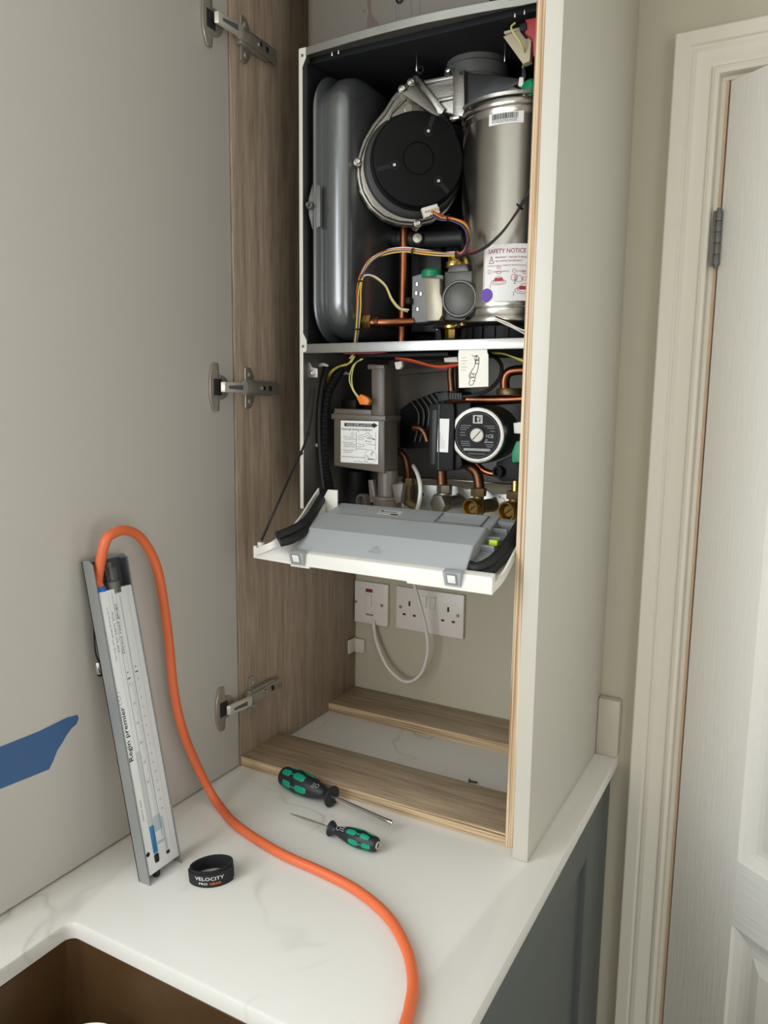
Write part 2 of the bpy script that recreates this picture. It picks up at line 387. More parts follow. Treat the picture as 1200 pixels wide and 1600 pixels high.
for a, b in px:
    for i in range(0, len(zs), 2): slab(a, zs[i], b, zs[i+1], 1)
    for z0, z1 in pz:                                # sloped moulding and raised field
        R = [(0, 0), (.004, -.004), (.016, -.009), (.024, -.0105), (.034, -.0095), (.05, -.0035), (.052, -.003)]
        vs = []; fs = []
        for ins, dp in R: vs += [(a+ins, z0+ins, dp), (b-ins, z0+ins, dp), (b-ins, z1-ins, dp), (a+ins, z1-ins, dp)]
        for i in range(len(R)-1):
            for k in range(4): fs.append([i*4+k, i*4+(k+1) % 4, (i+1)*4+(k+1) % 4, (i+1)*4+k])
        q = (len(R)-1)*4; fs.append([q, q+1, q+2, q+3]); dr.add(vs, fs, 0)
door1 = dr.build('door_1', ['door_white', 'door_rail_white'], None, sharp=12); tag(door1, 'white panelled door standing ajar in the doorway on the right', 'door', None, 'structure')
hg = MB(); hz = (.826, .908); hc = HO+V((-.003, -.006, 0))
for i in range(5):
    a = hz[0]+(hz[1]-hz[0])*i/5; hg.cyl(hc+V((0, 0, a+.0006)), hc+V((0, 0, a+(hz[1]-hz[0])/5-.0006)), .0052, seg=16, bev=.0005)
hg.cyl(hc+V((0, 0, hz[0]-.003)), hc+V((0, 0, hz[1]+.003)), .0035, seg=12)
hg.box((HO.x-.012, YW-.014, hz[0]), (HO.x-.001, YW-.0118, hz[1]), .0004)
hg.build('door_hinge', 'dull_steel', door1)

# ---------------------------------------------------------------- worktop, upstand, base units, sink
XR = .5455; TH = .02
SX0, SX1, SY0, SY1 = .073, .47, -.86, -.404
wt = MB(); hole = rrect(SX0, SY0, SX1, SY1, .013, 8)
bm = bmesh.new()
outer = [(-.069, -2.4), (XR, -2.4), (XR, YW-.001), (-.069, YW-.001)]
def loop(pts, z): return [bm.verts.new((x, y, z)) for x, y in pts]
bv = .0018
loops_o = [loop(outer, -TH)]+[loop([(-.069, -2.4), (XR-i, -2.4), (XR-i, YW-.001), (-.069, YW-.001)], z) for i, z in ((0, -bv), (.3*bv, -.3*bv), (bv, 0))]
def grow(d): return rrect(SX0-d, SY0-d, SX1+d, SY1+d, .013+d, 8)
loops_h = [loop(grow(0), -TH)]+[loop(grow(d), z) for d, z in ((0, -2*bv), (.6*bv, -.6*bv), (2*bv, 0))]
for ls, fl in ((loops_o, 0), (loops_h, 1)):
    for A, B in zip(ls, ls[1:]):
        for i in range(len(A)):
            f = (A[i], A[(i+1) % len(A)], B[(i+1) % len(A)], B[i]); bm.faces.new(f if not fl else f[::-1])
for A, B in ((loops_o[-1], loops_h[-1]), (loops_o[0], loops_h[0])):
    es = [bm.edges.get((A[i], A[(i+1) % len(A)])) for i in range(len(A))]+[bm.edges.get((B[i], B[(i+1) % len(B)])) for i in range(len(B))]
    bmesh.ops.triangle_fill(bm, use_beauty=True, edges=es)
bmesh.ops.recalc_face_normals(bm, faces=bm.faces)
wt.addbm(bm); tag(wt.build('worktop', 'quartz'), 'white veined quartz worktop running under the boiler cabinet with sink cut-out', 'worktop')
us = MB().box((.5085, YW-.0205, .0003), (XR, YW-.0005, .103), .0015)
tag(us.build('upstand', 'shaded_upstand'), 'short quartz upstand block with shade in its colour on worktop end beside the architrave', 'upstand')

bc = thing('base_cabinet', (.25, -.4, -.9), 'slate grey shaker base cabinet under the worktop end', 'cabinet')
b = MB(); b.box((-.065, .0, -.80), (.512, .372, -TH-.001)); b.box((-.065, -.33, -.80), (.512, -.0, -.76)); b.box((-.065, -.33, -.80), (-.05, 0, -TH-.001)); b.box((-.03, -.3, -.9), (.46, .372, -.8))
b.build('cabinet_body', 'slate_paint', bc)
d = MB(); X0, X1 = .513, .5345; ya, yb = -.38, .306; za, zb = -.79, -.024
st = .092
d.box((X0, ya, za), (X1, ya+st, zb), .0012); d.box((X0, yb-st, za), (X1, yb, zb), .0012)
d.box((X0, ya+st, zb-st), (X1, yb-st, zb), .0012); d.box((X0, ya+st, za), (X1, yb-st, za+st), .0012); d.box((X0, ya+st-.004, za+st-.004), (X1-.010, yb-st+.004, zb-st+.004))
d.build('cabinet_door', 'slate_paint', bc)
MB().box((X0, .309, -.90), (X1-.001, .371, zb), .001).build('filler_panel', 'slate_paint', bc)

sk = MB(); H = .19; t = .004
for lo, hi in (((SX0-.012, SY0-.012, -TH-.0042), (SX0+.0, SY1+.012, -TH-.0005)),): pass
vs = []; fs = []; prof = [(-.004, 0), (-.001, -.002), (-.0, -.012), (.006, -H+.03), (.02, -H+.008), (.045, -H)]
rr = [rrect(SX0+i, SY0+i, SX1-i, SY1-i, .013+abs(i)*.4, 6) for i, z in prof]; N = len(rr[0])
for (i, z), R in zip(prof, rr): vs += [(x, y, -TH-.0006+z) for x, y in R]
for i in range(len(prof)-1):
    for k in range(N): fs.append([i*N+(k+1) % N, i*N+k, (i+1)*N+k, (i+1)*N+(k+1) % N])
fs.append([(len(prof)-1)*N+k for k in range(N)])
sk.add(vs, fs)
fl = rrect(SX0-.014, SY0-.014, SX1+.014, SY1+.014, .03, 6)
vs = [(x, y, -TH-.0006) for x, y in fl]+[(x, y, -TH-.0006) for x, y in rr[0]]
sk.add(vs, [[k, (k+1) % N, N+(k+1) % N, N+k] for k in range(N)])
so = sk.build('kitchen_sink', 'sink_bronze'); tag(so, 'brown bronze undermount kitchen sink in the white worktop', 'sink')
MB().lathe([(.0, 0), (.03, 0), (.034, .003), (.04, .003), (.042, 0)], Matrix.Translation((.27, -.63, -TH-H+.0005)), 32).build('sink_drain', 'bright_steel', so)
# white cup whose rim just shows at the bottom edge of the photo
bp = at('z', -.075, 125, 1600.5); tc_ = V((CPOS.x-bp.x, CPOS.y-bp.y, 0)).normalized()*.044; bw = MB()
zb_ = -TH-.0006-H+.0004
bw.lathe([(.0, 0), (.030, 0), (.032, .002), (.040, -.075-zb_-.030), (.044, -.075-zb_-.002), (.0432, -.075-zb_), (.0415, -.075-zb_-.002), (.037, -.075-zb_-.03), (.028, .006), (0, .005)], Matrix.Translation(V((bp.x+tc_.x, bp.y+tc_.y, zb_))), 40)
tag(bw.build('cup', 'white_plastic'), 'white cup in the brown sink, only its rim showing', 'cup')

# ---------------------------------------------------------------- boiler cabinet
W = .468; HT = 1.46
cab = thing('boiler_cabinet', (.24, .18, 0), 'tall oak-lined wall cabinet standing on the worktop with its door wide open', 'cabinet')
ZB = .0006
lp = MB().box((-.0178, .0, ZB), (-.0002, YW-.001, HT), .0004, 0); lp.build('oak_side_panel', 'oak_upright', cab)
rp = MB().box((W, .0012, ZB), (W+.018, YW-.001, HT), .0004, 0); rp.box((W, 0, ZB), (W+.018, .0012, HT), 0, 1)
rp.build('oak_side_panel', ['oak_upright', 'ply_edge_upright'], cab)
for y0, y1 in ((0, .110), (.270, YW-.001)):
    r = MB().box((0, y0+.001, ZB), (W, y1, .0185), .0003, 0); r.box((0, y0, ZB), (W, y0+.001, .0183), 0, 1)
    r.build('base_rail', ['oak_rail', 'ply_edge_rail'], cab)
MB().box((0, .0, HT-.018), (W, YW-.001, HT), .0004).build('shading_top', 'oak_rail', cab)  # unseen top, added to shade the cabinet from ceiling bounce
MB().box((.4866, -.0225, ZB), (.508, YW-.001, HT), .0008).build('end_panel', 'cream_laminate', cab, 'cream painted end panel')
dro = MB().box((-.0215, -.5, .0035), (-.003, -.002, HT), .0008).build('cabinet_door', 'greige_laminate', cab, 'greige cabinet door swung wide open')
# concealed hinges
def hinge(z):
    arm = MB()
    arm.prism([(.011, .006, z-.008), (.011, .006, z+.008), (.017, .012, z+.008), (.0165, .03, z+.0085), (.0125, .075, z+.0095), (.0105, .098, z+.0095), (.0105, .098, z-.0095), (.0125, .075, z-.0095), (.0165, .03, z-.0085), (.017, .012, z-.008)][0:2]+[(.017, .03, z+.0085), (.012, .098, z+.0095), (.012, .098, z-.0095), (.017, .03, z-.0085)], (-.007, .0, 0), .0008)
    h = arm.build('hinge', 'nickel', cab)
    sc = MB(); X = lambda y: .017-(y-.03)*.0735
    sc.cyl((X(.052)-.001, .052, z), (X(.052)+.0012, .052, z), .0036, seg=16); sc.build('hinge_screw', 'bright_steel', h)
    sl = MB().box((X(.071)-.002, .067, z-.004), (X(.071)+.0004, .0745, z+.004), .0003); sl.build('cam_slot', 'ink_black', h)
    lk = MB(); lk.prism([(.010, -.046, z-.0075), (.016, -.044, z-.0075), (.0205, .004, z-.008), (.0175, .009, z-.008), (.012, .009, z-.008)], (0, 0, .0155), .001)
    lk.build('hinge_link', 'window_lit_nickel', h)
    r = MB(); r.prism([(.0164, -.036, z-.0022), (.0194, -.006, z-.0036), (.0194, -.006, z+.0036), (.0164, -.036, z+.0022)], (.0008, -.0, 0), 0); r.build('link_recess', 'dull_steel', h)
    pl = MB()
    for s in (-1, 1):
        pl.prism([(.0, .020, z+s*.009), (.0, .020, z+s*.031), (.0, .026, z+s*.0335), (.0, .034, z+s*.031), (.0, .041, z+s*.022), (.0, .044, z+s*.009)], (.0035, 0, 0), .0008)
        pl.cyl((.003, .031, z+s*.021), (.0055, .031, z+s*.021), .0045, seg=16, bev=.0008)
    pl.box((.0, .012, z-.012), (.0105, .082, z+.012), .001); pl.build('mounting_plate', 'nickel', h)
    cp = MB()
    cp.prism([(-.003, y, z+dz) for y, dz in ((-.0605, 0), (-.0595, .017), (-.054, .0335), (-.050, .037), (-.0405, .036), (-.038, .014), (-.033, .0135), (-.033, -.0135), (-.038, -.014), (-.0405, -.036), (-.050, -.037), (-.054, -.0335), (-.0595, -.017))][::-1], (.0045, 0, 0), .0012)
    cp.cyl((-.003, -.034, z), (.0005, -.034, z), .0185, seg=32, bev=.001)
    cp.build('hinge_cup', 'nickel', h)
    MB().box((-.001, -.053, z-.0125), (.0018, -.034, z+.0125), .0005).build('cup_recess', 'dark_plastic', h)
for z in (1.149, .632, .118): hinge(z)
brk = MB(); a = at('y', YW-.002, 549, 996); c2 = at('y', YW-.002, 571, 1020)
brk.box((.0005, YW-.009, c2.z), (c2.x, YW-.001, a.z+.002), .002); brk.box((.0005, YW-.034, c2.z+.002), (.004, YW-.002, a.z+.004), .0015)
brk.build('fixing_bracket', 'aged_white_plastic', cab, 'small white plastic wall bracket')

# ---------------------------------------------------------------- electrics on the wall under the boiler
def plate_frame(x0, z0): return frame(V((x0, YW, z0)), V((1, 0, 0)), V((0, 0, 1)), V((0, -1, 0)))
sp = thing('fused_spur', (.037, YW, .161), 'single white switched spur with red neon beside the oak side panel', 'wall switch')
fr = plate_frame(.0015, .1615); p = MB(); p.M = fr; p.box((0, 0, 0.0005), (.078, .087, .009), .0015); p.build('face_plate', 'socket_white', sp)
p = MB(); p.M = fr; p.box((.026, .037, .0088), (.041, .061, .0122), .001); p.build('rocker_switch', 'socket_white', sp)
p = MB(); p.M = fr; p.box((.027, .0665, .0088), (.043, .0735, .0104), .0008); p.build('neon_indicator', 'neon_red', sp)
for x in (.003, .064):
    p = MB(); p.M = fr; p.lathe([(.0034, .008), (.0034, .0098), (.0026, .0104), (0, .0104)], frame((x+.001, .043, 0), (1, 0, 0), (0, 1, 0), (0, 0, 1)), 16); p.build('screw', 'nickel', sp)
p = MB(); p.M = fr; p.box((.027, .018, .0088), (.045, .021, .0096), .0003); p.build('fuse_slot', 'ink_grey', sp)
ds = thing('double_socket', (.172, YW, .163), 'white double wall socket with two rocker switches under the boiler', 'socket')
fr = plate_frame(.0985, .163); p = MB(); p.M = fr; p.box((0, 0, .0005), (.146, .086, .009), .0015)
p.build('face_plate', 'socket_white', ds)
for x in (.055, .0745):
    p = MB(); p.M = fr; p.box((x, .051, .0088), (x+.0125, .074, .0125), .001); p.build('rocker_switch', 'socket_white', ds)
for x0 in (.030, .114):
    p = MB(); p.M = fr
    p.box((x0-.002, .049, .0085), (x0+.002, .059, .0092)); p.box((x0-.0145, .029, .0085), (x0-.008, .033, .0092)); p.box((x0+.008, .029, .0085), (x0+.0145, .033, .0092))
    p.build('pin_holes', 'ink_black', ds)
for x in (.0105, .1345):
    p = MB(); p.M = fr; p.lathe([(.0034, .008), (.0034, .0098), (.0026, .0104), (0, .0104)], frame((x, .045, 0), (1, 0, 0), (0, 1, 0), (0, 0, 1)), 16); p.build('screw', 'nickel', ds)
fx = MB().tube(Q((584, 970, .362), (585, 985, .358), (590, 1008, .35), (606, 1043, .345), (633, 1065, .342), (657, 1054, .338), (668, 1020, .332), (666, 985, .325), (655, 940, .31), (646, 905, .29), (645, 860, .25), (649, 810, .18), (655, 785, .135), (657, 762, .13), (653, 742, .15), (646, 728, .19)), .0034, 12, 8)
tag(fx.build('flex_cable', 'white_plastic'), 'white flex cable looping from the fused spur up to the boiler', 'cable')

# ---------------------------------------------------------------- the boiler
BX0, BX1, BY0, BY1, BZ0, BZ1 = .082, .466, .06, .35, .440, 1.1305
MZ = .6945
bo = thing('wall_boiler', ((BX0+BX1)/2, .2, BZ0), 'opened wall-hung gas boiler with fan, steel cylinder and pump exposed inside the oak cabinet', 'boiler')
c = MB(); t = .0015
c.box((BX0, BY0, BZ0), (BX0+t, BY1, BZ1)); c.box((BX1-t, BY0, BZ0), (BX1, BY1, BZ1)); c.box((BX0, BY0+.002, BZ1-t), (BX1, BY1, BZ1)); c.box((BX0, BY1-t, .47), (BX1, BY1, BZ1))
c.build('casing', 'case_inside', bo)
c = MB()
c.box((BX0+t, BY0+.018, MZ+.004), (BX0+t+.003, BY1-t, BZ1-.012)); c.box((BX1-t-.003, BY0+.018, MZ+.004), (BX1-t, BY1-t, BZ1-.012)); c.box((BX0+t, BY0+.024, BZ1-.011), (BX1-t, BY1-t, BZ1-t-.0003)); c.box((BX0+t, BY1-.014, MZ+.004), (BX1-t, BY1-t, BZ1-t)); c.box((BX0+t, BY0+.012, MZ-.003), (BX1-t, BY1-t, MZ+.004))
c.build('chamber_lining', 'chamber_lining', bo)
f = MB(); f.box((BX0-.001, BY0-.0012, BZ0), (BX0+.0055, BY0, BZ1+.002), .0004)
f.prism([(BX0, BY0-.0017, BZ1+.002), (BX0+.0125, BY0-.0017, BZ1+.002), (BX0+.0125, BY0-.0017, BZ1-.012), (BX0+.004, BY0-.0017, BZ1-.028), (BX0, BY0-.0017, BZ1-.028)], (0, .0008, 0), 0)
f.prism([(BX0, BY0-.0017, MZ+.026), (BX0+.0055, BY0-.0017, MZ+.024), (BX0+.0125, BY0-.0017, MZ+.012), (BX0+.0125, BY0-.0017, MZ-.004), (BX0+.0055, BY0-.0017, MZ-.007), (BX0, BY0-.0017, MZ-.007)], (0, .0008, 0), 0)
fo = f.build('front_flange', 'white_enamel', bo)
for z in (BZ1-.0085, MZ+.003):
    MB().lathe([(.0022, 0), (.0022, .0008), (0, .0012)], zframe((BX0+.0062, BY0-.0017, z), (0, -1, 0)), 14).build('rivet_hole', 'dull_steel', fo)
# bowed top rail
def bow(x): q = (x-BX0)/(BX1-BX0); return BY0-.0105*math.sin(min(1, max(0, q*1.1))*math.pi)**.8 + .016*max(0, q-.55)
f = MB(); xs = [BX0+.004+(BX1-BX0-.006)*k/20 for k in range(21)]
vs = []; fs = []
for x in xs:
    for y, z in ((bow(x), BZ1-.0095), (bow(x), BZ1+.0012), (bow(x)+.0012, BZ1+.002), (BY0+.03, BZ1+.002), (BY0+.03, BZ1-.0002), (bow(x)+.0016, BZ1-.0002), (bow(x)+.0016, BZ1-.0095)): vs.append((x, y, z))
for i in range(20):
    for k in range(7): fs.append([i*7+k, i*7+(k+1) % 7, (i+1)*7+(k+1) % 7, (i+1)*7+k])
fs += [[0, 1, 2, 3, 4, 5, 6], [140+k for k in range(7)][::-1]]
f.add(vs, fs); f.build('top_rail', 'galvanised', bo)
f = MB().box((BX0+.0055, BY0-.0004, MZ-.0075), (BX1-.001, BY0+.0012, MZ+.0065), .0004); f.box((BX0+.0055, BY0+.0008, MZ-.0075), (BX1-.001, BY0+.014, MZ-.0062)); f.box((BX0+.0055, BY0+.0008, MZ+.005), (BX1-.001, BY0+.016, MZ+.0064))
f.prism([(BX0+.005, BY0-.0002, MZ+.005), (BX0+.013, BY0-.0002, MZ+.005), (BX0+.005, BY0-.0002, MZ+.015)], (0, .0014, 0))
f.build('middle_rail', 'galvanised', bo)
for q in ((519, 80, .075), (529, 77, .075), (805, 18, .08), (820, 14, .08), (651, 104, .13), (789, 92, .16)):      # studs in the chamber roof
    a = at('z', BZ1-.011, q[0], q[1]) if q[0] < 640 or q[0] > 795 else Q(q)[0]
    top = V((a.x, a.y, BZ1-.0108)); L = .007 if q[0] < 640 or q[0] > 795 else .022
    MB().cyl(top, top-V((0, 0, L)), .0016, seg=12, bev=.0003).build('stud', 'bright_steel', bo)

# expansion vessel: flat pillow standing on edge at the left
v = MB(); vy0, vy1, vz0, vz1 = .064, .300, .7045, 1.108
def vring(x, ins, r=.062):
    return [(x, a, b_) for a, b_ in rrect(vy0+ins, vz0+ins, vy1-ins, vz1-ins, max(.01, r-ins*.5), 8)]
layers = [(.0875, .06), (.089, .04), (.092, .024), (.097, .014), (.101, .009), (.102, .001), (.105, -.001), (.108, .001), (.1095, .008), (.112, .0115), (.116, .0105), (.121, .0075), (.130, .005), (.142, .0055), (.151, .008), (.157, .013), (.1605, .021), (.162, .036), (.1625, .07)]
R = [vring(x, i) for x, i in layers]; N = len(R[0]); fs = []
for i in range(len(R)-1):
    for k in range(N): fs.append([i*N+k, i*N+(k+1) % N, (i+1)*N+(k+1) % N, (i+1)*N+k])
fs += [list(range(N))[::-1], [(len(R)-1)*N+k for k in range(N)]]
v.add([p for r_ in R for p in r_], fs); ves = v.build('expansion_vessel', 'vessel_paint', bo, 'flat silver grey expansion vessel', sharp=60)
b_ = MB(); q = at('y', .0625, 488, 322); b_.prism([(q.x-.002, .066, q.z+.035), (q.x-.006, .0615, q.z+.012), (q.x-.006, .0615, q.z-.012), (q.x-.002, .066, q.z-.035), (q.x+.012, .066, q.z-.03), (q.x+.012, .066, q.z+.03)], (0, .004, 0), .0008)
b_.hexa((q.x-.001, .064, q.z), (q.x-.001, .0545, q.z), .0058); b_.cyl((q.x-.001, .058, q.z), (q.x-.001, .050, q.z), .003, seg=12); b_.build('vessel_bolt', 'dull_steel', ves)

# heat exchanger cylinder
EC = V((.379, .200, 0)); ER = .0815
def cylhit(u, vv, R=ER):
    d = _F + _R*((u-600)/CF) - _U*((vv-800)/CF); o = CPOS-EC
    A = d.x**2+d.y**2; B = 2*(o.x*d.x+o.y*d.y); C = o.x**2+o.y**2-R*R; D = B*B-4*A*C
    k = (-B-math.sqrt(max(0, D)))/(2*A); p = CPOS+d*k; return math.atan2(p.y-EC.y, p.x-EC.x), p.z
e = MB(); za, zb = .728, 1.0345
e.lathe([(ER-.012, za-.004), (ER-.002, za-.002), (ER+.0025, za+.002), (ER+.003, za+.007), (ER+.0005, za+.012), (ER-.0005, za+.014), (ER-.001, za+.02), (ER-.001, za+.022), (ER+.0008, za+.024), (ER+.0008, za+.03), (ER, za+.032), (ER, zb-.024), (ER-.0006, zb-.022), (ER-.0006, zb-.021), (ER+.001, zb-.019), (ER+.001, zb-.012), (ER+.003, zb-.0105), (ER+.004, zb-.006), (ER+.002, zb-.001), (ER-.006, zb)], Matrix.Translation(EC), 72)
ex = e.build('heat_exchanger', 'brushed_steel', bo, 'upright brushed steel cylinder', sharp=50)
m_ = MB(); m_.lathe([(ER-.004, zb), (ER+.006, zb+.001), (ER+.007, zb+.005), (ER-.01, zb+.011), (ER-.03, zb+.016), (0, zb+.018)], Matrix.Translation(EC), 56)
m_.build('exchanger_lid', 'cast_aluminium', ex)
m_ = MB(); m_.lathe([(ER-.014, MZ+.006), (ER-.008, MZ+.008), (ER-.008, za-.003), (ER-.02, za-.001)], Matrix.Translation(EC), 40)
for k in range(24):
    a = 2*math.pi*k/24; cc = EC+V((math.cos(a), math.sin(a), 0))*(ER-.007); m_.box((-.003, -.002, MZ+.008), (.003, .002, za-.004), fr=Matrix.Translation(cc)@Matrix.Rotation(a, 4, 'Z'))
m_.build('exchanger_base', 'black_plastic', ex)
def wrap(a0, z0, r):                                 # label coordinates (metres) onto the cylinder, a0 = angle of x = 0
    return lambda p: EC+V((math.cos(a0+p.x/ER)*(r+p.z), math.sin(a0+p.x/ER)*(r+p.z), z0+p.y))
I = Matrix()
def paper(mb, x0, y0, x1, y1, m=0, nseg=14, z=0):
    for k in range(nseg): mb.rect(x0+(x1-x0)*k/nseg, y0, x0+(x1-x0)*(k+1)/nseg, y1, I, m, z)
a0, z0 = cylhit(764, 198); a1, _ = cylhit(818, 195); _, z1 = cylhit(766, 177); wd = (a1-a0)*ER; ht = z1-z0
l = MB(); paper(l, 0, 0, wd, ht, 0)
x = .005; random.seed(3)
while x < wd-.008:
    bw_ = random.choice((.0005, .0008, .0013)); l.rect(x, ht*.38, x+bw_, ht*.82, I, 1, .0004); x += bw_+random.choice((.0006, .0009))
l.text('9719223575019107S', .0052, .005, ht*.13, I, 1, .0004, width=wd-.014)
l.warp(wrap(a0, z0, ER+.0004)); l.build('barcode_label', ['sticker_white', 'ink_black'], ex)
a0, z0 = cylhit(754, 480); a1, _ = cylhit(757, 384); _, z1 = cylhit(757, 384); _, z1b = cylhit(757, 480)
a0 = (a0+a1)/2; ht = z1-z1b; wd = .086
l = MB(); paper(l, 0, 0, wd, ht); U_ = wd/86
l.line([(.0015, .0015), (wd-.0015, .0015), (wd-.0015, ht-.0015), (.0015, ht-.0015)], .0005, I, 1, .0004, True)
for k in range(13): pass
l.text('SAFETY NOTICE', .0088, .007, ht-.0125, I, 1, .0005, width=.054, bold=.006)
l.line([(.009, ht-.026), (.0125, ht-.0165), (.016, ht-.026)], .0008, I, 1, .0005, True); l.text('!', .006, .0118, ht-.0248, I, 1, .0005)
l.text('IMPORTANT - FAILURE TO RE-ASSEMBLE', .0034, .018, ht-.0195, I, 1, .0005, width=.054)
l.text('WILL DAMAGE THE APPLIANCE', .0034, .018, ht-.0245, I, 1, .0005, width=.038)
l.text('IF REMOVED CORRECT POSITION IS ESSENTIAL', .0026, .007, ht-.0305, I, 1, .0005, width=.07)
for cx, tx in ((.009, '1 REMOVE BAFFLES'), (.045, '2 INSERT BAFFLES')):
    l.ring(cx+.001, ht-.0375, .0025, .0005, I, 1, .0005); l.text(tx, .003, cx+.005, ht-.0388, I, 1, .0005, width=.024)
for k in range(5): l.rect(.046, ht-.045-k*.0026, .078, ht-.0438-k*.0026, I, 1, .0005)
for cx, cy, s in ((.024, .034, 1), (.061, .022, 1.25)):
    for r, sy, dy in ((.011*s, .35, 0), (.008*s, .35, .001), (.004*s, .4, .006), (.0035*s, .5, .013), (.003*s, .5, .02)): l.ring(cx, cy+dy*s, r, .0006, I, 1, .0005, sy)
    l.rect(cx-.006*s, cy+.001, cx+.006*s, cy+.006, I, 1, .0005); l.line([(cx-.012*s, cy-.002), (cx-.012*s, cy-.008)], .0006, I, 1, .0005)
l.ring(.046, .040, .0045, .0005, I, 1, .0005); l.ring(.053, .038, .0045, .0005, I, 1, .0005)
l.line([(.072, .05), (.066, .034), (.068, .03)], .0008, I, 1, .0005); l.ring(.076, .044, .005, .0006, I, 1, .0005)
l.disc(.0065, .0165, .0095, I, 2, .0008)
l.warp(wrap(a0, z1b, ER+.0004)); l.build('safety_label', ['sticker_white', 'ink_red', 'ink_purple'], ex)

# fan, turned towards the right
FA = math.radians(36); fr_r = V((math.cos(FA), math.sin(FA), 0)); fr_n = V((math.sin(FA), -math.cos(FA), 0))
FO = at('y', .118, 654, 248); FF = frame(FO, fr_r, V((0, 0, 1)), fr_n); FI = FF.inverted()
def fpx(u, vv, d): q = FI @ onp(FO-fr_n*d, fr_n, u, vv); return V((q.x, q.y, -d))
def fpoly(mb, pts, d, th, bev=0, m=0): mb.prism([FF @ fpx(u, vv, d) for u, vv in pts], -fr_n*th, bev, m)
FRD = .0675
hs = MB()
vol = [(622, 140), (612, 152), (600, 172), (582, 194), (567, 220), (558, 248), (557, 274), (562, 300), (576, 325), (597, 343), (622, 352), (648, 354), (676, 348), (700, 330), (716, 300), (723, 266), (721, 228), (708, 196), (694, 178), (672, 150), (648, 117)]
fpoly(hs, vol, .034, .012, .0025); 
cen = V((0, 0)); 
def shrink(pts, k, c0=(645, 262)): return [(c0[0]+(u-c0[0])*k, c0[1]+(v_-c0[1])*k) for u, v_ in pts]
fpoly(hs, shrink(vol, .93), .024, .012, .003); fpoly(hs, shrink(vol, .97), .046, .026, .003)
fan = hs.build('fan', 'cast_aluminium', bo, 'silver cast fan housing with black motor cover')
rb = MB()
rb.tube([FF @ fpx(u, vv, .0335) for u, vv in shrink(vol[1:16], .955)], .0026, 8, 5); rb.tube([FF @ fpx(u, vv, .030) for u, vv in shrink(vol[3:14], .88)], .003, 8, 5)
rb.build('housing_rib', 'cast_aluminium', fan)
for u, vv in ((629, 139), (643, 128), (559, 253), (653, 349)):
    q = fpx(u, vv, .022); b_ = MB(); b_.M = FF; b_.lathe([(.0068, -.024), (.0062, 0), (.0045, .001)], Matrix.Translation(q), 18); b_.build('screw_boss', 'cast_aluminium', fan)
    b_ = MB(); b_.M = FF; b_.lathe([(.0042, 0), (.0042, .003), (.003, .004), (.0022, .004), (.0016, .0015), (0, .0015)], Matrix.Translation(q+V((0, 0, .0004))), 16); b_.build('screw', 'bright_steel', fan)
for pts in ([(640, 148), (612, 176)], [(640, 150), (660, 168), (672, 182)], [(612, 176), (604, 196)]):
    rb2 = MB().tube([FF @ fpx(u, vv, .0225) for u, vv in pts], .0018, 8, 4); rb2.build('housing_rib', 'cast_aluminium', fan)
b_ = MB(); b_.M = FF; b_.lathe([(.0072, -.004), (.0070, .0015), (.006, .0022), (0, .0022)], Matrix.Translation(fpx(638, 170, .0225)), 24); b_.build('housing_boss', 'cast_aluminium', fan)
q = fpx(647, 259, .020); mb_ = MB(); mb_.M = FF; mb_.lathe([(.0765, -.016), (.0765, -.004), (.0745, -.001), (.070, .002)], Matrix.Translation(q), 64); mb_.build('motor_body', 'dark_plastic', fan, 'dark motor body behind the cover')
mt = MB(); mt.M = FF
mt.lathe([(FRD+.004, -.035), (FRD+.003, -.018), (FRD-.0015, -.014), (FRD, -.012), (FRD, -.002), (FRD-.0012, -.0005), (FRD-.003, 0), (.024, .0), (.0238, -.0022), (.0215, -.0022), (.0213, 0), (0, .0002)], None, 72)
mo = mt.build('motor_cover', 'motor_black', fan, 'round black motor cover', sharp=40)
for u, vv in ((669, 205), (616, 258), (685, 283)):
    q = fpx(u, vv, 0); d2 = V((q.x, q.y, 0)).normalized(); s2 = V((-d2.y, d2.x, 0)); b_ = MB(); b_.M = FF
    b_.lathe([(.0068, -.0008), (.0068, .0004), (.0052, .0004), (.005, -.0006)], Matrix.Translation(q), 24); b_.prism([q+s2*.003+d2*.006+V((0, 0, .0004)), q-s2*.003+d2*.006+V((0, 0, .0004)), d2*(FRD-.003)-s2*.003+V((0, 0, .0004)), d2*(FRD-.003)+s2*.003+V((0, 0, .0004))], (0, 0, -.001), 0); b_.build('screw_channel', 'chamber_lining', mo)
    b_ = MB(); b_.M = FF; b_.lathe([(.0028, 0), (.0028, .0022), (.002, .003), (.0014, .003), (.001, .0015), (0, .0015)], Matrix.Translation(q), 16); b_.build('screw', 'bright_steel', mo)
cn = MB(); fpoly(cn, [(659, 325), (683, 318), (688, 332), (664, 340)], -.002, .012, .001)
cno = cn.build('fan_connector', 'white_plastic', fan)
for k in range(5):
    u = 665+k*5; q = FF @ fpx(u, 331-k*1.3, -.003); MB().cyl(q, q+fr_n*.002, .0014, seg=10).build('terminal', 'brass', cno)

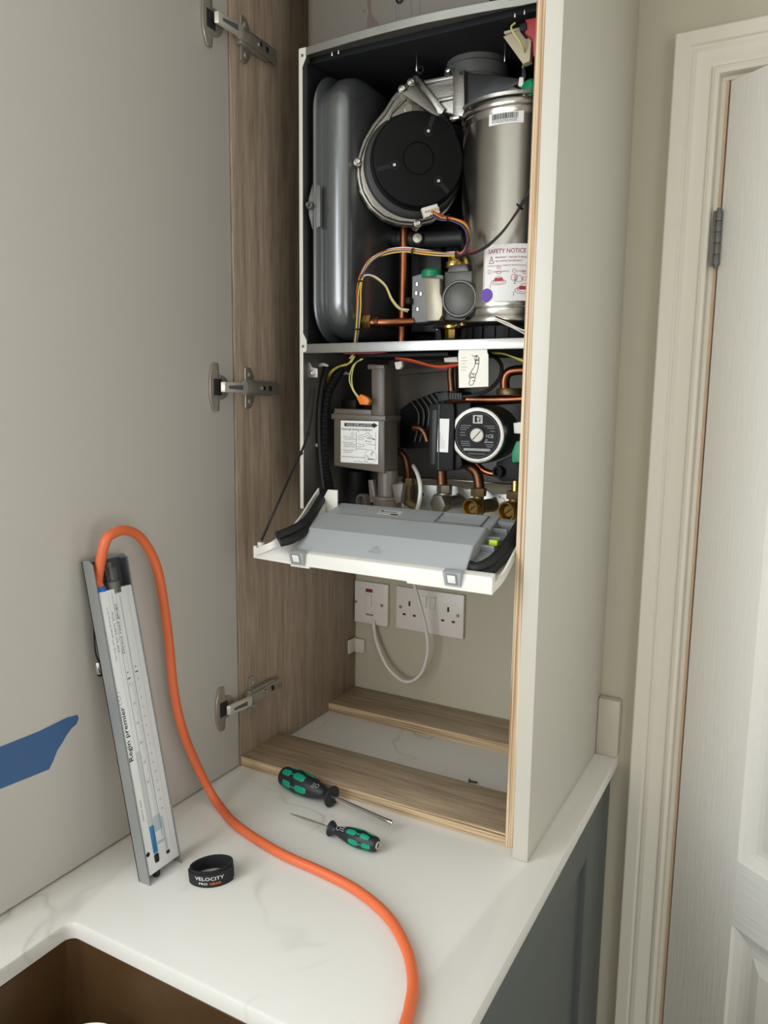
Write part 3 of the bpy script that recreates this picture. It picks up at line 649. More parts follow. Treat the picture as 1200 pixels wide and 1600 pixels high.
# venturi box between fan and black duct
vb = MB(); AY = .145
vb.prism(Y(AY, (646, 117), (652, 117), (695, 170), (690, 178), (668, 178), (632, 138)), (0, .03, 0), .002)
vb.prism(Y(AY+.006, (655, 127), (712, 116), (712, 180), (690, 175)), (0, .045, 0), .003)
vb.prism(Y(AY-.004, (707, 108), (725, 108), (726, 172), (722, 182), (707, 180)), (0, .055, 0), .002)
for (u0, v0, u1, v1) in ((661, 128, 708, 119), (682, 156, 708, 151)):
    vb.prism(Y(AY, (u0, v0-3), (u1, v1-3), (u1, v1+3), (u0+3, v0+3)), (0, .02, 0), .0015)
vb.prism([FF @ fpx(u, vv, .012) for u, vv in ((628, 145), (650, 131), (690, 180), (680, 182))], -fr_n*.022, .002)
vo = vb.build('venturi_box', 'cast_aluminium', bo)
MB().prism(Y(AY-.0046, (717, 111), (723, 111), (723, 117), (717, 117)), (0, .003, 0)).build('square_socket', 'ink_black', vo)
for u, vv in ((701, 109), (700, 110)): pass
q = at('y', AY-.002, 700, 109); MB().cyl(q+V((0, .02, 0)), q+V((0, -.002, 0)), .004, seg=16, bev=.0006).build('screw', 'bright_steel', vo)
q = at('y', AY-.002, 709, 184); MB().box((q.x-.007, q.y, q.z-.002), (q.x+.008, q.y+.01, q.z+.003), .0008).build('spring_clip', 'bright_steel', vo)
q = at('y', .15, 661, 113); MB().lathe([(.0062, 0), (.0062, .01), (.003, .01), (.003, .002), (0, .002)], zframe(q, (0, -1, 0)), 18).build('test_port', 'black_plastic', bo)
# black duct and flue elbow
dt = MB().prism(Y(.15, (726, 112), (770, 116), (812, 122), (810, 132), (775, 146), (727, 166)), (0, .09, 0), .003); dt.build('intake_duct', 'dark_plastic', bo)
fe = MB(); q = at('z', BZ1-.0115, 727, 83); ec = V((q.x, q.y+.046, 0))
fe.lathe([(.044, BZ1-.085), (.047, BZ1-.080), (.047, BZ1-.040), (.0495, BZ1-.038), (.0495, BZ1-.022), (.046, BZ1-.019), (.046, BZ1-.0112)], Matrix.Translation(ec), 48)
fe.build('flue_elbow', 'elbow_grey', bo)
eh = MB().prism([*Y(.135, (727, 168), (772, 146), (800, 134), (812, 138), (822, 148), (800, 152), (770, 158), (735, 170))], (0, .05, 0), .003); eh.build('exchanger_collar', 'cast_aluminium', bo)

# ignition end: red gas cartridge, ceramic plate, lead, plugs
MB().prism(Y(.08, (821, 30), (845, 26), (845, 85), (833, 88), (832, 60), (820, 52)), (0, .05, 0), .0012).build('red_module', 'red_plastic', bo)
MB().prism(Y(.078, (811, 38), (822, 34), (823, 46), (812, 49)), (0, .03, 0), .001).build('module_plug', 'black_plastic', bo)
ce = MB(); ce.prism(Y(.10, (787, 49), (811, 42), (812, 46), (788, 53)), (0, .02, 0), .0006); ce.prism(Y(.102, (786, 57), (812, 47), (830, 62), (828, 95), (817, 100)), (0, .012, 0), .001); ce.build('ceramic_plate', 'ceramic_beige', bo)
MB().tube(Q((805, 36, .09), (799, 42, .088), (803, 52, .088), (813, 66, .09), (819, 80, .1), (819, 95, .12), (817, 106, .14)), .0014, 8).build('ignition_lead', 'wire_lime', bo, 'pale yellow ignition lead')
ip = MB().prism(Y(.138, (815, 105), (821, 106), (822, 118), (820, 128), (812, 126), (814, 116)), (0, .012, 0), .0015); ip.build('lead_boot', 'black_rubber', bo)
MB().prism(Y(.134, (811, 120), (818, 120), (818, 136), (809, 134)), (0, .01, 0), .0015).build('white_plug', 'white_plastic', bo)
gp = MB(); gc = at('y', .13, 829, 138); gp.lathe([(.011, 0), (.0125, .003), (.0125, .012), (.009, .016), (0, .017)], zframe(gc+V((0, .012, 0)), (-.3, -1, .1)), 18); gp.build('green_plug', 'green_plastic', bo)
MB().tube(Q((760, 160, .13), (790, 150, .128), (808, 146, .128), (822, 150, .128)), .003, 8).build('sealing_strip', 'cast_aluminium', bo)

# black pipework low in the chamber
bpz = MB(); bpz.tube(Q((588, 318, .2), (590, 345, .2), (600, 364, .2), (622, 373, .2), (660, 374, .2), (700, 373, .2), (738, 371, .2)), .0125, 20, 8)
bpz.tube(Q((728, 372, .2), (728, 392, .2), (728, 402, .2)), .009, 16, 4)
for u in (622, 630, 637): q = Q((u, 373, .2))[0]; bpz.lathe([(.0125, -.002), (.0145, -.002), (.0145, .002), (.0125, .002)], zframe(q, (1, 0, 0)), 20)
bpo = bpz.build('black_pipe', 'dark_plastic', bo)
q = Q((653, 373, .183))[0]; MB().lathe([(.0088, -.012), (.0085, .004), (.007, .0055), (0, .006)], zframe(q, (.25, -1, 0)), 24).build('grey_cap', 'nickel_brass', bpo)
bd = MB(); bd.prism(Y(.235, (640, 385), (690, 385), (690, 520), (640, 520)), (0, .09, 0), .008); bd.build('condensate_duct', 'dark_plastic', bo)
MB().prism(Y(.25, (655, 300), (718, 290), (718, 400), (655, 400)), (0, .07, 0), .006).build('silencer_box', 'black_plastic', bo)

# copper in the chamber
MB().tube(Q((632, 350, .19), (631, 420, .188), (629, 500, .186), (627, 548, .184)), .0073, 20, 6).build('copper_pipe', 'copper', bo)
hp = MB().tube(Q((578, 504, .11), (610, 504, .12), (645, 503, .14)), .0066, 20, 6); hpo = hp.build('copper_pipe', 'copper', bo)
q = Q((578, 503, .11))[0]; MB().hexa(q+V((-.010, 0, 0)), q+V((.004, 0, 0)), .0112).build('pipe_nut', 'brass', hpo)
q = Q((590, 503, .114))[0]; MB().lathe([(.0066, -.004), (.0085, -.004), (.0085, .004), (.0066, .004)], zframe(q, (1, 0, 0)), 20).build('olive_ring', 'aged_copper', hpo)

# gas valve
gv = MB(); gv.prism(Y(.132, (694, 424), (738, 422), (741, 450), (743, 475), (738, 494), (722, 502), (694, 500)), (0, .06, 0), .003); gv.prism(Y(.128, (695, 425), (737, 423), (738, 440), (728, 448), (700, 450)), (0, .03, 0), .0015)
gv.prism(Y(.126, (702, 414), (728, 412), (733, 424), (698, 426)), (0, .03, 0), .002)
gvo = gv.build('gas_valve', 'valve_grey', bo, 'grey gas valve with round cap')
q = at('y', .128, 720, 468); MB().lathe([(.0272, -.004), (.0272, .006), (.026, .0078), (.0238, .0082), (.0228, .007), (.0222, .0074), (0, .0078)], zframe(q, (.12, -1, 0)), 48).build('valve_cap', 'valve_grey', gvo)
MB().lathe([(.0274, -.002), (.0278, .004), (.0272, .0075), (.0255, .0088), (.0240, .0088), (.0236, .007)], zframe(at('y', .128, 720, 468), (.12, -1, 0)), 48, cap=False).build('cap_rim', 'dull_steel', gvo)
s_ = MB().prism(Y(.14, (644, 432), (664, 426), (692, 430), (693, 502), (664, 503), (643, 505)), (0, .045, 0), .0015); so_ = s_.build('solenoid_block', 'mid_grey_plastic', gvo)
MB().prism(Y(.122, (663, 434), (687, 435), (688, 458), (692, 470), (691, 492), (686, 501), (666, 502), (664, 470)), (0, .02, 0), .002).build('solenoid_cover', 'valve_beige', gvo, 'beige pressed metal solenoid cover')
for u, vv in ((651, 444), (650, 458), (657, 459), (652, 483)):
    q = at('y', .1395, u, vv); MB().box((q.x-.003, q.y-.002, q.z-.003), (q.x+.003, q.y+.002, q.z+.003), .0008).build('solenoid_terminal', 'bright_steel', so_)
q = at('y', .15, 675, 428); MB().lathe([(.0165, -.006), (.0165, .003), (.014, .006), (0, .007)], Matrix.Translation(q), 24).build('green_cap', 'green_plastic', gvo)
q = at('y', .15, 710, 404); n_ = MB().hexa(q+V((0, 0, -.006)), q+V((0, 0, .004)), .0095); n_.cyl(q+V((0, 0, -.014)), q+V((0, 0, -.005)), .013, seg=24, bev=.001); n_.hexa(q+V((.024, 0, -.004)), q+V((.024, 0, .006)), .008); n_.build('pipe_nut', 'brass', gvo)
q = at('y', .155, 705, 512); n_ = MB().cyl(q+V((0, 0, -.002)), q+V((0, 0, .004)), .0135, seg=24, bev=.001); n_.hexa(q+V((0, 0, -.018)), q+V((0, 0, -.002)), .0095); n_.build('pipe_nut', 'brass', gvo)
for u in (683, 730):
    q = at('y', .15, u, 515); MB().ball(q, .0019).build('screw', 'bright_steel', gvo)
vb2 = MB(); vb2.prism(Y(.15, (676, 503), (745, 500), (752, 508), (748, 512), (676, 512)), (0, .05, 0), .001); vb2.prism(Y(.16, (738, 511), (752, 511), (757, 532), (742, 532)), (0, .01, 0), .001); vb2.prism(Y(.16, (680, 512), (688, 512), (690, 532), (680, 532)), (0, .01, 0), .001)
vb2.build('valve_bracket', 'black_plastic', gvo)
lk = MB(); q = at('y', .138, 641, 480); lk.box((q.x-.004, q.y-.01, q.z+.004), (q.x+.004, q.y+.004, q.z+.014), .0015, fr=None); lk.build('valve_plug', 'black_plastic', gvo)

# wiring loom in the chamber
def wires(path, cols, r=.00115, spread=.0022, parent=None, jit=.0012, sub=6, labels=True):
    out = []
    for i, cname in enumerate(cols):
        a = 2*math.pi*i/len(cols); rnd = random.Random(i*7+len(path))
        P = [p+V((math.cos(a)*spread+rnd.uniform(-jit, jit), math.sin(a)*spread*.5, math.sin(a)*spread+rnd.uniform(-jit, jit))) for p in path]
        out.append(MB().tube(P, r, 7, sub).build('wire', cname, parent or bo, cname.replace('wire_', '')+' wire'))
    return out
wires(Q((676, 333, .10), (690, 341, .10), (708, 343, .10), (726, 352, .10), (733, 372, .10), (728, 392, .10), (714, 398, .105)), ['wire_yellow', 'wire_red', 'wire_orange', 'wire_violet', 'wire_brown'], spread=.0026)
wires(Q((716, 398, .105), (690, 397, .105), (660, 394, .105), (632, 391, .105), (605, 393, .098), (582, 405, .088), (568, 425, .080), (561, 450, .076), (560, 480, .075), (558, 510, .076), (555, 536, .078)), ['wire_yellow', 'wire_red', 'wire_white', 'wire_brown', 'wire_orange', 'wire_black', 'wire_yellow', 'wire_violet'], spread=.003)
wires(Q((714, 398, .105), (735, 396, .102), (760, 386, .098), (785, 362, .095), (805, 336, .092), (820, 312, .090), (834, 288, .090)), ['wire_brown', 'wire_red', 'wire_black', 'wire_black'], spread=.0014)
wires(Q((563, 437, .078), (570, 429, .082), (585, 432, .095), (602, 446, .108), (612, 466, .114), (624, 480, .124), (638, 485, .132)), ['wire_white', 'wire_violet', 'wire_yellow'], spread=.0014)
wires(Q((775, 497, .112), (790, 503, .108), (805, 511, .104), (822, 520, .102)), ['wire_white', 'wire_brown', 'wire_white'], spread=.002)
for u, vv, y in ((646, 394, .105), (714, 398, .105), (562, 440, .078), (812, 323, .091), (557, 515, .077), (701, 341, .10)):
    q = Q((u, vv, y))[0]; k = {646: (1, 0, 0), 714: (1, 0, 0), 562: (0, 0, 1), 812: (1, 0, 1), 557: (0, 0, 1), 701: (1, 0, 0)}[u]
    MB().lathe([(.0052, -.0012), (.0058, -.0012), (.0058, .0012), (.0052, .0012), (.0052, -.0012)], zframe(q, k), 16, cap=False).build('cable_tie', 'black_plastic', bo)

# ---------------------------------------------------------------- lower part of the boiler
c = MB(); a = Y(.075, (477, 566), (484, 566), (488, 574), (496, 576), (496, 590), (478, 590)); c.prism(a, (0, .002, 0), .0004); sb = c.build('side_bracket', 'galvanised', bo)
q = at('y', .0745, 489, 583); MB().lathe([(.004, 0), (.004, .002), (.0025, .003), (.0015, .0015), (0, .0015)], zframe(q, (0.1, -1, 0)), 16).build('screw', 'bright_steel', sb)
for u, vv, y in ((505, 571, .11), (497, 697, .10), (539, 584, .16)):
    q = Q((u, vv, y))[0]; m_ = MB(); m_.prism([q+V((-.009, 0, .003)), q+V((0, 0, .0045)), q+V((.009, 0, .001)), q+V((.008, 0, -.002)), q+V((0, 0, -.001)), q+V((-.009, 0, -.002))], (0, .004, 0), .0008); m_.build('cable_clip', 'aged_white_plastic', bo)
# corrugated conduit
cp = smooth(Q((533, 577, .14), (524, 592, .125), (513, 615, .112), (508, 650, .105), (507, 690, .103), (508, 725, .10), (513, 750, .095), (517, 775, .09)), 40)
MB().tube(cp, lambda t: .0068+.0009*math.sin(t*2*math.pi*62), 12, 0).build('corrugated_conduit', 'black_plastic', bo)
MB().tube(Q((512, 572, .12), (504, 600, .11), (499, 640, .1), (499, 690, .097), (503, 740, .092), (509, 778, .088)), .0035, 10, 8).build('black_cable', 'black_rubber', bo)
# wires under the rail
wires(Q((553, 557, .10), (545, 568, .10), (530, 573, .105), (517, 583, .12), (510, 600, .14)), ['wire_lime', 'wire_yellow'], r=.0012, spread=.0016)
wires(Q((566, 561, .10), (553, 570, .10), (548, 590, .10), (552, 608, .10), (560, 622, .10)), ['wire_lime', 'wire_lime'], r=.0011, spread=.0013)
oc = MB().prism(Y(.095, (557, 622), (563, 616), (572, 620), (577, 626), (574, 633), (562, 632)), (0, .01, 0), .0012).build('orange_connector', 'orange_plastic', bo)
MB().prism(Y(.085, (532, 547), (600, 547), (602, 551), (580, 553), (536, 553)), (0, .05, 0), .001).build('red_gasket', 'red_plastic', bo)
wires(Q((618, 560, .11), (640, 563, .11), (668, 571, .11), (690, 573, .11), (716, 570, .11)), ['wire_orange', 'wire_red', 'wire_red'], r=.0012, spread=.0012)
wires(Q((770, 551, .10), (785, 552, .10), (800, 557, .10), (822, 566, .10)), ['wire_lime', 'wire_yellow'], r=.0011, spread=.0014)
wires(Q((548, 558, .11), (552, 552, .11), (556, 545, .11)), ['wire_white', 'wire_violet', 'wire_white'], r=.0011, spread=.003)
MB().prism(Y(.105, (616, 566), (627, 564), (628, 572), (624, 577), (618, 577)), (0, .008, 0), .0012).build('white_connector', 'aged_white_plastic', bo)
MB().prism(Y(.10, (693, 559), (714, 557), (716, 566), (694, 566)), (0, .012, 0), .0015).build('white_terminal', 'aged_white_plastic', bo)
for k in range(1): MB().prism(Y(.09, (560, 553), (700, 550), (700, 556), (560, 558)), (0, .10, 0), .001).build('black_tray', 'black_plastic', bo)

# condensate trap
tp = MB(); ty = .115
tp.prism(Y(ty, (521, 652), (600, 655), (600, 740), (588, 738), (521, 728)), (0, .048, 0), .003)
tp.prism(Y(ty-.003, (517, 646), (602, 650), (602, 658), (517, 655)), (0, .054, 0), .002)
tp.prism(Y(ty, (522, 638), (580, 640), (580, 650), (520, 647)), (0, .048, 0), .003)
tp.prism(Y(ty+.002, (579, 573), (599, 574), (599, 655), (580, 655)), (0, .043, 0), .004)
tp.prism(Y(ty, (574, 569), (600, 570), (600, 577), (574, 577)), (0, .047, 0), .002)
a = Q((606, 735, ty+.022))[0]; b2 = Q((606, 784, ty+.022))[0]; tp.cyl(a, b2, .0165, seg=32)
trp = tp.build('condensate_trap', 'trap_plastic', bo, 'translucent smoky plastic condensate trap')
r_ = MB(); a = Q((600, 574, ty))[0]; b2 = Q((600, 738, ty))[0]; r_.tube([a, b2], .0012, 8, 0); r_.build('trap_rib', 'trap_plastic', trp)
cu = MB(); q = Q((605, 797, ty+.022))[0]; cu.lathe([(.0, 0), (.021, 0), (.0235, .003), (.0235, .018), (.026, .019), (.026, .023), (.022, .024), (.0, .024)], Matrix.Translation(q), 36)
cu.build('trap_cup', 'trap_plastic', trp)
r_ = MB(); q = Q((572, 783, ty+.02))[0]; r_.lathe([(.013, 0), (.013, .012), (.009, .012), (.008, .004), (0, .004)], zframe(q, (-.3, -1, 0)), 28); r_.build('trap_outlet', 'trap_plastic', trp)
r_ = MB().prism(Y(ty+.004, (575, 750), (582, 750), (588, 785), (578, 785)), (0, .012, 0), .001); r_.build('trap_clip', 'trap_plastic', trp)
r_ = MB().prism(Y(ty+.004, (612, 757), (630, 755), (626, 785), (618, 787)), (0, .012, 0), .001); r_.build('trap_clip', 'trap_plastic', trp)
A = Q((532.5, 722, ty-.0005))[0]; B = Q((591, 727, ty-.0005))[0]; C_ = Q((533, 657, ty-.0005))[0]
ax_ = V((1, 0, 0)); LF = frame(A+V((0, -.0006, 0)), ax_, V((0, 0, 1)), V((0, -1, 0))); lw = B.x-A.x; lh = C_.z-A.z
l = MB(); l.rect(0, 0, lw, lh, LF, 0, 0, .0003); m1 = .0002
l.rect(lw*.10, lh*.865, lw*.88, lh*.945, LF, 1, m1); l.poly([LF @ V(p) for p in ((lw*.87, lh*.835, m1), (lw*.985, lh*.905, m1), (lw*.87, lh*.975, m1))], 1)
l.text('HOLD LEVEL & ROTATE', lh*.075, lw*.16, lh*.88, LF, 0, .0004, width=lw*.66)
l.text('Removal during installation', lh*.085, lw*.03, lh*.775, LF, 1, m1, width=lw*.80, bold=.006)
for cx, cy, n_ in ((.32, .69, '1'), (.80, .64, '2')): l.ring(lw*cx, lh*cy, lh*.04, .0004, LF, 1, m1); l.text(n_, lh*.05, lw*(cx-.02), lh*(cy-.02), LF, 1, m1)
for k, t_ in enumerate(('1. Remove screw', '    completely.', '', '2. Rotate until outlet', '    port is parallel', '    with side of case.', '', '3. Lower and lift', '    forward.')):
    if t_: l.text(t_, lh*.042, lw*.04, lh*(.60-k*.045), LF, 1, m1, width=lw*(.30 if len(t_) > 12 else .2))
l.text('Re-install following reverse procedure', lh*.04, lw*.04, lh*.13, LF, 1, m1, width=lw*.62); l.text('See installation manual', lh*.035, lw*.36, lh*.03, LF, 1, m1, width=lw*.36)
l.line([(lw*.42, lh*.74), (lw*.42, lh*.3)], .0006, LF, 1, m1); l.line([(lw*.93, lh*.74), (lw*.93, lh*.32)], .0006, LF, 1, m1)
for pts in ([(.45, .64), (.55, .66), (.66, .70), (.74, .74), (.76, .70), (.68, .65), (.6, .62), (.46, .6)], [(.45, .56), (.6, .56), (.62, .60)], [(.45, .47), (.52, .45), (.62, .46), (.64, .42), (.5, .38), (.44, .4)], [(.44, .34), (.72, .33)], [(.7, .47), (.92, .45)]):
    l.line([(lw*x, lh*y) for x, y in pts], .0005, LF, 1, m1)
l.poly([LF @ V((lw*x, lh*y, m1)) for x, y in ((.70, .60), (.86, .585), (.86, .56), (.92, .575), (.86, .61), (.86, .595), (.70, .615))], 1)
l.poly([LF @ V((lw*x, lh*y, m1)) for x, y in ((.66, .53), (.70, .55), (.70, .51))], 1); l.text('Press', lh*.045, lw*.73, lh*.51, LF, 1, m1)
l.ring(lw*.80, lh*.17, lw*.155, .0004, LF, 1, m1); l.line([(lw*.80, lh*.2), (lw*.84, lh*.29), (lw*.87, lh*.28), (lw*.83, lh*.18)], .0007, LF, 1, m1); l.rect(lw*.72, lh*.1, lw*.9, lh*.12, LF, 1, m1); l.line([(lw*.68, lh*.2), (lw*.78, lh*.13)], .0006, LF, 1, m1)
l.build('trap_label', ['sticker_white', 'ink_black'], trp)
MB().cyl(Q((558, 735, .18))[0], Q((556, 800, .18))[0], .019, seg=28, bev=.002).build('black_siphon', 'black_plastic', bo)
MB().prism(Y(.20, (520, 730), (600, 735), (600, 800), (520, 800)), (0, .05, 0), .004).build('black_bracket', 'black_plastic', bo)
m_ = MB(); m_.prism(Y(.18, (532, 625), (556, 625), (556, 640), (532, 640)), (0, .03, 0), .001); m_.build('terminal_box', 'dark_plastic', bo)
MB().prism(Y(.30, (622, 572), (712, 560), (712, 640), (660, 645), (640, 660), (624, 700)), (0, .02, 0), .004).build('collector_panel', 'trap_plastic', bo)
m_ = MB(); m_.prism(Y(.29, (622, 576), (700, 570), (700, 580), (622, 586)), (0, .012, 0), .002); m_.build('collector_lip', 'trap_plastic', bo)

# plate heat exchanger (ribbed) behind the pump
px_ = MB(); px_.prism(Y(.23, (624, 640), (640, 628), (680, 612), (716, 612), (716, 690), (640, 702), (624, 700)), (0, .06, 0), .003); pxo = px_.build('plate_exchanger', 'black_plastic', bo)
for k in range(6):
    u = 642+k*8; P = Q((u, 626-k*2.4, .226), (u+12, 645-k*2.6, .224), (u+11, 668-k*2, .224), (u+6, 690, .226))
    MB().tube(P, .0017, 8, 3).build('exchanger_rib', 'elbow_grey', pxo)
MB().tube(Q((646, 668, .2), (657, 670, .2), (664, 678, .2), (668, 690, .2)), .0055, 14, 6).build('copper_pipe', 'aged_copper', bo)

# pump
PO = at('y', .125, 745.5, 680); PN = V((.10, -1, 0)).normalized(); PX = V((1, .10, 0)).normalized()
PF = frame(PO, PX, V((0, 0, 1)), PN); pr_ = .0425
pm = MB(); pm.M = PF
pm.lathe([(pr_+.001, -.09), (pr_+.002, -.05), (pr_+.0015, -.012), (pr_-.001, -.006)], None, 56)
pmo = pm.build('pump', 'dark_green', bo, 'round circulation pump with dark green body')
m_ = MB(); m_.M = PF; m_.lathe([(pr_, -.014), (pr_+.0002, -.003), (pr_-.0012, -.0005), (pr_-.003, 0), (pr_-.0065, -.0002), (pr_-.0068, -.002)], None, 72, cap=False); m_.build('pump_rim', 'cast_aluminium', pmo)
m_ = MB(); m_.M = PF; m_.lathe([(pr_-.0067, -.0025), (pr_-.007, -.0012), (0, -.001)], None, 64); RF = I
zz = -.0007
m_.ring(0, 0, pr_-.009, .0004, I, 1, zz)
m_.rect(-.0075, .0175, .0075, .0300, I, 2, zz); m_.rect(-.0045, .019, -.001, .0285, I, 0, zz+.0002); m_.ring(-.001, .0238, .0035, .0008, I, 0, zz+.0002); m_.line([(.002, .028), (.0035, .0195), (.0055, .028)], .0008, I, 0, zz+.0002)
for k, (x0, x1, y) in enumerate(((-.026, -.010, .0135), (-.027, -.013, .0105), (-.027, -.017, .0075), (-.027, -.019, .003), (-.027, -.018, -.001), (-.026, -.012, -.0105), (-.025, -.011, -.0135), (-.024, -.010, -.0165), (.010, .026, .0135), (.015, .027, .0105), (.02, .027, .006), (.013, .026, -.0145), (.015, .024, -.0175))):
    m_.rect(x0, y, x1, y+.0011, I, 1, zz)
m_.text('CE', .0072, .0165, -.0035, I, 2, zz, bold=.006); m_.ring(.0135, -.001, .0018, .0006, I, 2, zz); m_.text('W', .0042, .012, -.0085, I, 2, zz); m_.rect(.011, -.0105, .025, -.0095, I, 2, zz)
m_.rect(-.021, -.0238, .021, -.0198, I, 1, zz)
x = -.0205; random.seed(5)
while x < .020: w_ = random.uniform(.0004, .0012); m_.rect(x, -.0234, x+w_, -.0202, I, 2, zz+.0002); x += w_+.0007
m_.rect(-.013, -.0285, .013, -.0275, I, 1, zz)
m_.build('pump_face', ['black_plastic', 'ink_grey', 'ink_silver'], pmo)
m_ = MB(); m_.M = PF; m_.lathe([(.0125, -.0008), (.0122, .0012), (.0105, .0014), (.0104, .0006)], None, 40, cap=False); m_.build('screw_surround', 'black_rubber', pmo)
m_ = MB(); m_.M = PF; m_.lathe([(.0102, -.001), (.0102, .0018), (.0092, .0026), (0, .0026)], None, 40); m_.line([(-.006, -.0065), (.006, .0065)], .0013, I, 1, .0028); m_.build('vent_screw', ['aged_white_plastic', 'ink_black'], pmo)
m_ = MB(); m_.prism(Y(.128, (707, 648), (712, 653), (722, 652), (735, 640), (735, 722), (722, 712), (712, 708), (706, 712)), (0, .04, 0), .0015); m_.build('pump_flange', 'galvanised', pmo)
m_ = MB(); m_.prism(Y(.118, (670, 632), (688, 629), (708, 630), (710, 640), (708, 735), (688, 737), (669, 733)), (0, .06, 0), .003); m_.prism(Y(.126, (700, 632), (735, 628), (735, 644), (720, 652), (700, 660)), (0, .05, 0), .002); m_.prism(Y(.126, (700, 705), (720, 712), (722, 728), (712, 735), (700, 735)), (0, .05, 0), .002)
pco = m_.build('pump_control_box', 'black_plastic', pmo)
m_ = MB(); m_.prism(Y(.1176, (675, 640), (683, 640), (680, 726), (673, 726)), (0, .004, 0), .0008); m_.prism(Y(.1168, (685, 632), (687, 632), (686, 734), (684, 734)), (0, .004, 0), 0); m_.build('box_ridge', 'dark_plastic', pco)
m_ = MB(); P = Y(.1174, (685, 654), (702, 654.5), (700, 707), (683, 706)); m_.prism(P, (0, .0005, 0), 0)
o_ = P[3]; SF = frame(o_+V((0, -.0003, 0)), (P[2]-P[3]).normalized(), V((0, 0, 1)), V((0, -1, 0)))
for k in range(3): m_.line([(.0045+k*.0035, .006), (.0045+k*.0035, .03-k*.006)], .0005, SF, 1, 0)
m_.build('pump_sticker', ['sticker_white', 'ink_grey'], pmo)
m_ = MB(); m_.prism(Y(.11, (683, 615), (699, 611), (702, 625), (684, 628)), (0, .016, 0), .0015); m_.prism(Y(.108, (700, 612), (722, 614), (723, 625), (701, 625)), (0, .014, 0), .002)
cno = m_.build('pump_plug', 'black_rubber', bo)
for k in range(5): m_ = MB().prism(Y(.1068, (703+k*4, 614.5), (705+k*4, 614.7), (705+k*4, 623.5), (703+k*4, 623.5)), (0, .002, 0), 0); m_.build('strain_relief_slot', 'dark_plastic', cno)
MB().tube(Q((722, 620, .112), (745, 617, .11), (765, 608, .105), (780, 592, .10), (784, 574, .10), (776, 560, .105), (760, 552, .11)), .0028, 12, 8).build('pump_cable', 'black_rubber', bo)
MB().prism(Y(.15, (802, 661), (815, 659), (815, 678), (803, 677)), (0, .012, 0), .001).build('white_clip', 'white_plastic', bo)

# copper work, valves and manifold plate
MB().tube(Q((700, 622, .20), (740, 625, .20), (780, 625, .20), (830, 622, .20)), .0075, 20, 6).build('copper_pipe', 'copper', bo)
MB().lathe([(.014, 0), (.020, .001), (.021, .006), (.019, .011), (.0, .011)], Matrix.Translation(Q((796, 618, .19))[0]), 32).build('pipe_union', 'aged_brass', bo)
MB().tube(Q((789, 607, .19), (789, 594, .19), (793, 584, .19), (803, 579, .19), (830, 577, .19)), .0075, 20, 8).build('copper_pipe', 'copper', bo)
m_ = MB().tube(Q((706, 568, .17), (704, 580, .17), (705, 600, .17), (706, 612, .17)), .0055, 14, 5); m_.build('copper_pipe', 'aged_copper', bo)
MB().tube(Q((617, 703, .2), (628, 710, .2), (635, 722, .2), (637, 740, .2), (637, 760, .2)), .0062, 16, 8).build('copper_pipe', 'aged_copper', bo)
MB().tube(Q((720, 722, .18), (736, 730, .18), (746, 742, .18), (750, 770, .18)), .0085, 18, 8).build('copper_pipe', 'aged_copper', bo)
MB().tube(Q((742, 722, .185), (754, 734, .185), (770, 740, .185), (785, 738, .185)), .005, 14, 8).build('copper_pipe', 'copper', bo)
MB().cyl(Q((690, 735, .17))[0], Q((691, 762, .17))[0], .0085, seg=20).build('copper_pipe', 'aged_copper', bo)
pl = MB(); PYm = .215
pl.prism(Y(PYm, (600, 757), (630, 752), (640, 757), (720, 760), (728, 764), (757, 764), (770, 772), (812, 772), (812, 830), (600, 820)), (0, .0025, 0), .0008)
plo = pl.build('manifold_plate', 'galvanised', bo)
MB().tube(Q((632, 745, .27), (700, 750, .27), (822, 759, .27)), .0022, 8, 4).build('pipe_rail', 'bright_steel', bo)
for u, vv in ((660, 773), (716, 775), (773, 781), (630, 789)):
    q = at('y', PYm, u, vv); MB().lathe([(.0048, 0), (.0048, .002), (.0035, .0038), (.0016, .0038), (.001, .002), (0, .002)], zframe(q, (0, -1, 0)), 18).build('screw', 'bright_steel', plo)
sy = MB(); q = at('y', PYm-.0004, 725, 777); SFr = frame(q, (1, 0, 0), (0, 0, 1), (0, -1, 0)); sy.line([(-.005, -.005), (-.005, .003), (0, .008), (.005, .003), (.005, -.005), (0, 0)], .0007, SFr, 0, 0, True)
q = at('y', PYm-.0004, 783, 781); SFr = frame(q, (1, 0, 0), (0, 0, 1), (0, -1, 0)); sy.line([(-.006, .003), (0, .003), (.004, .003), (.006, 0), (.006, -.003)], .0009, SFr); sy.line([(-.002, .003), (-.002, .006)], .0008, SFr); sy.line([(-.004, .006), (.0, .006)], .0008, SFr); sy.build('stamped_symbols', 'dull_steel', plo)
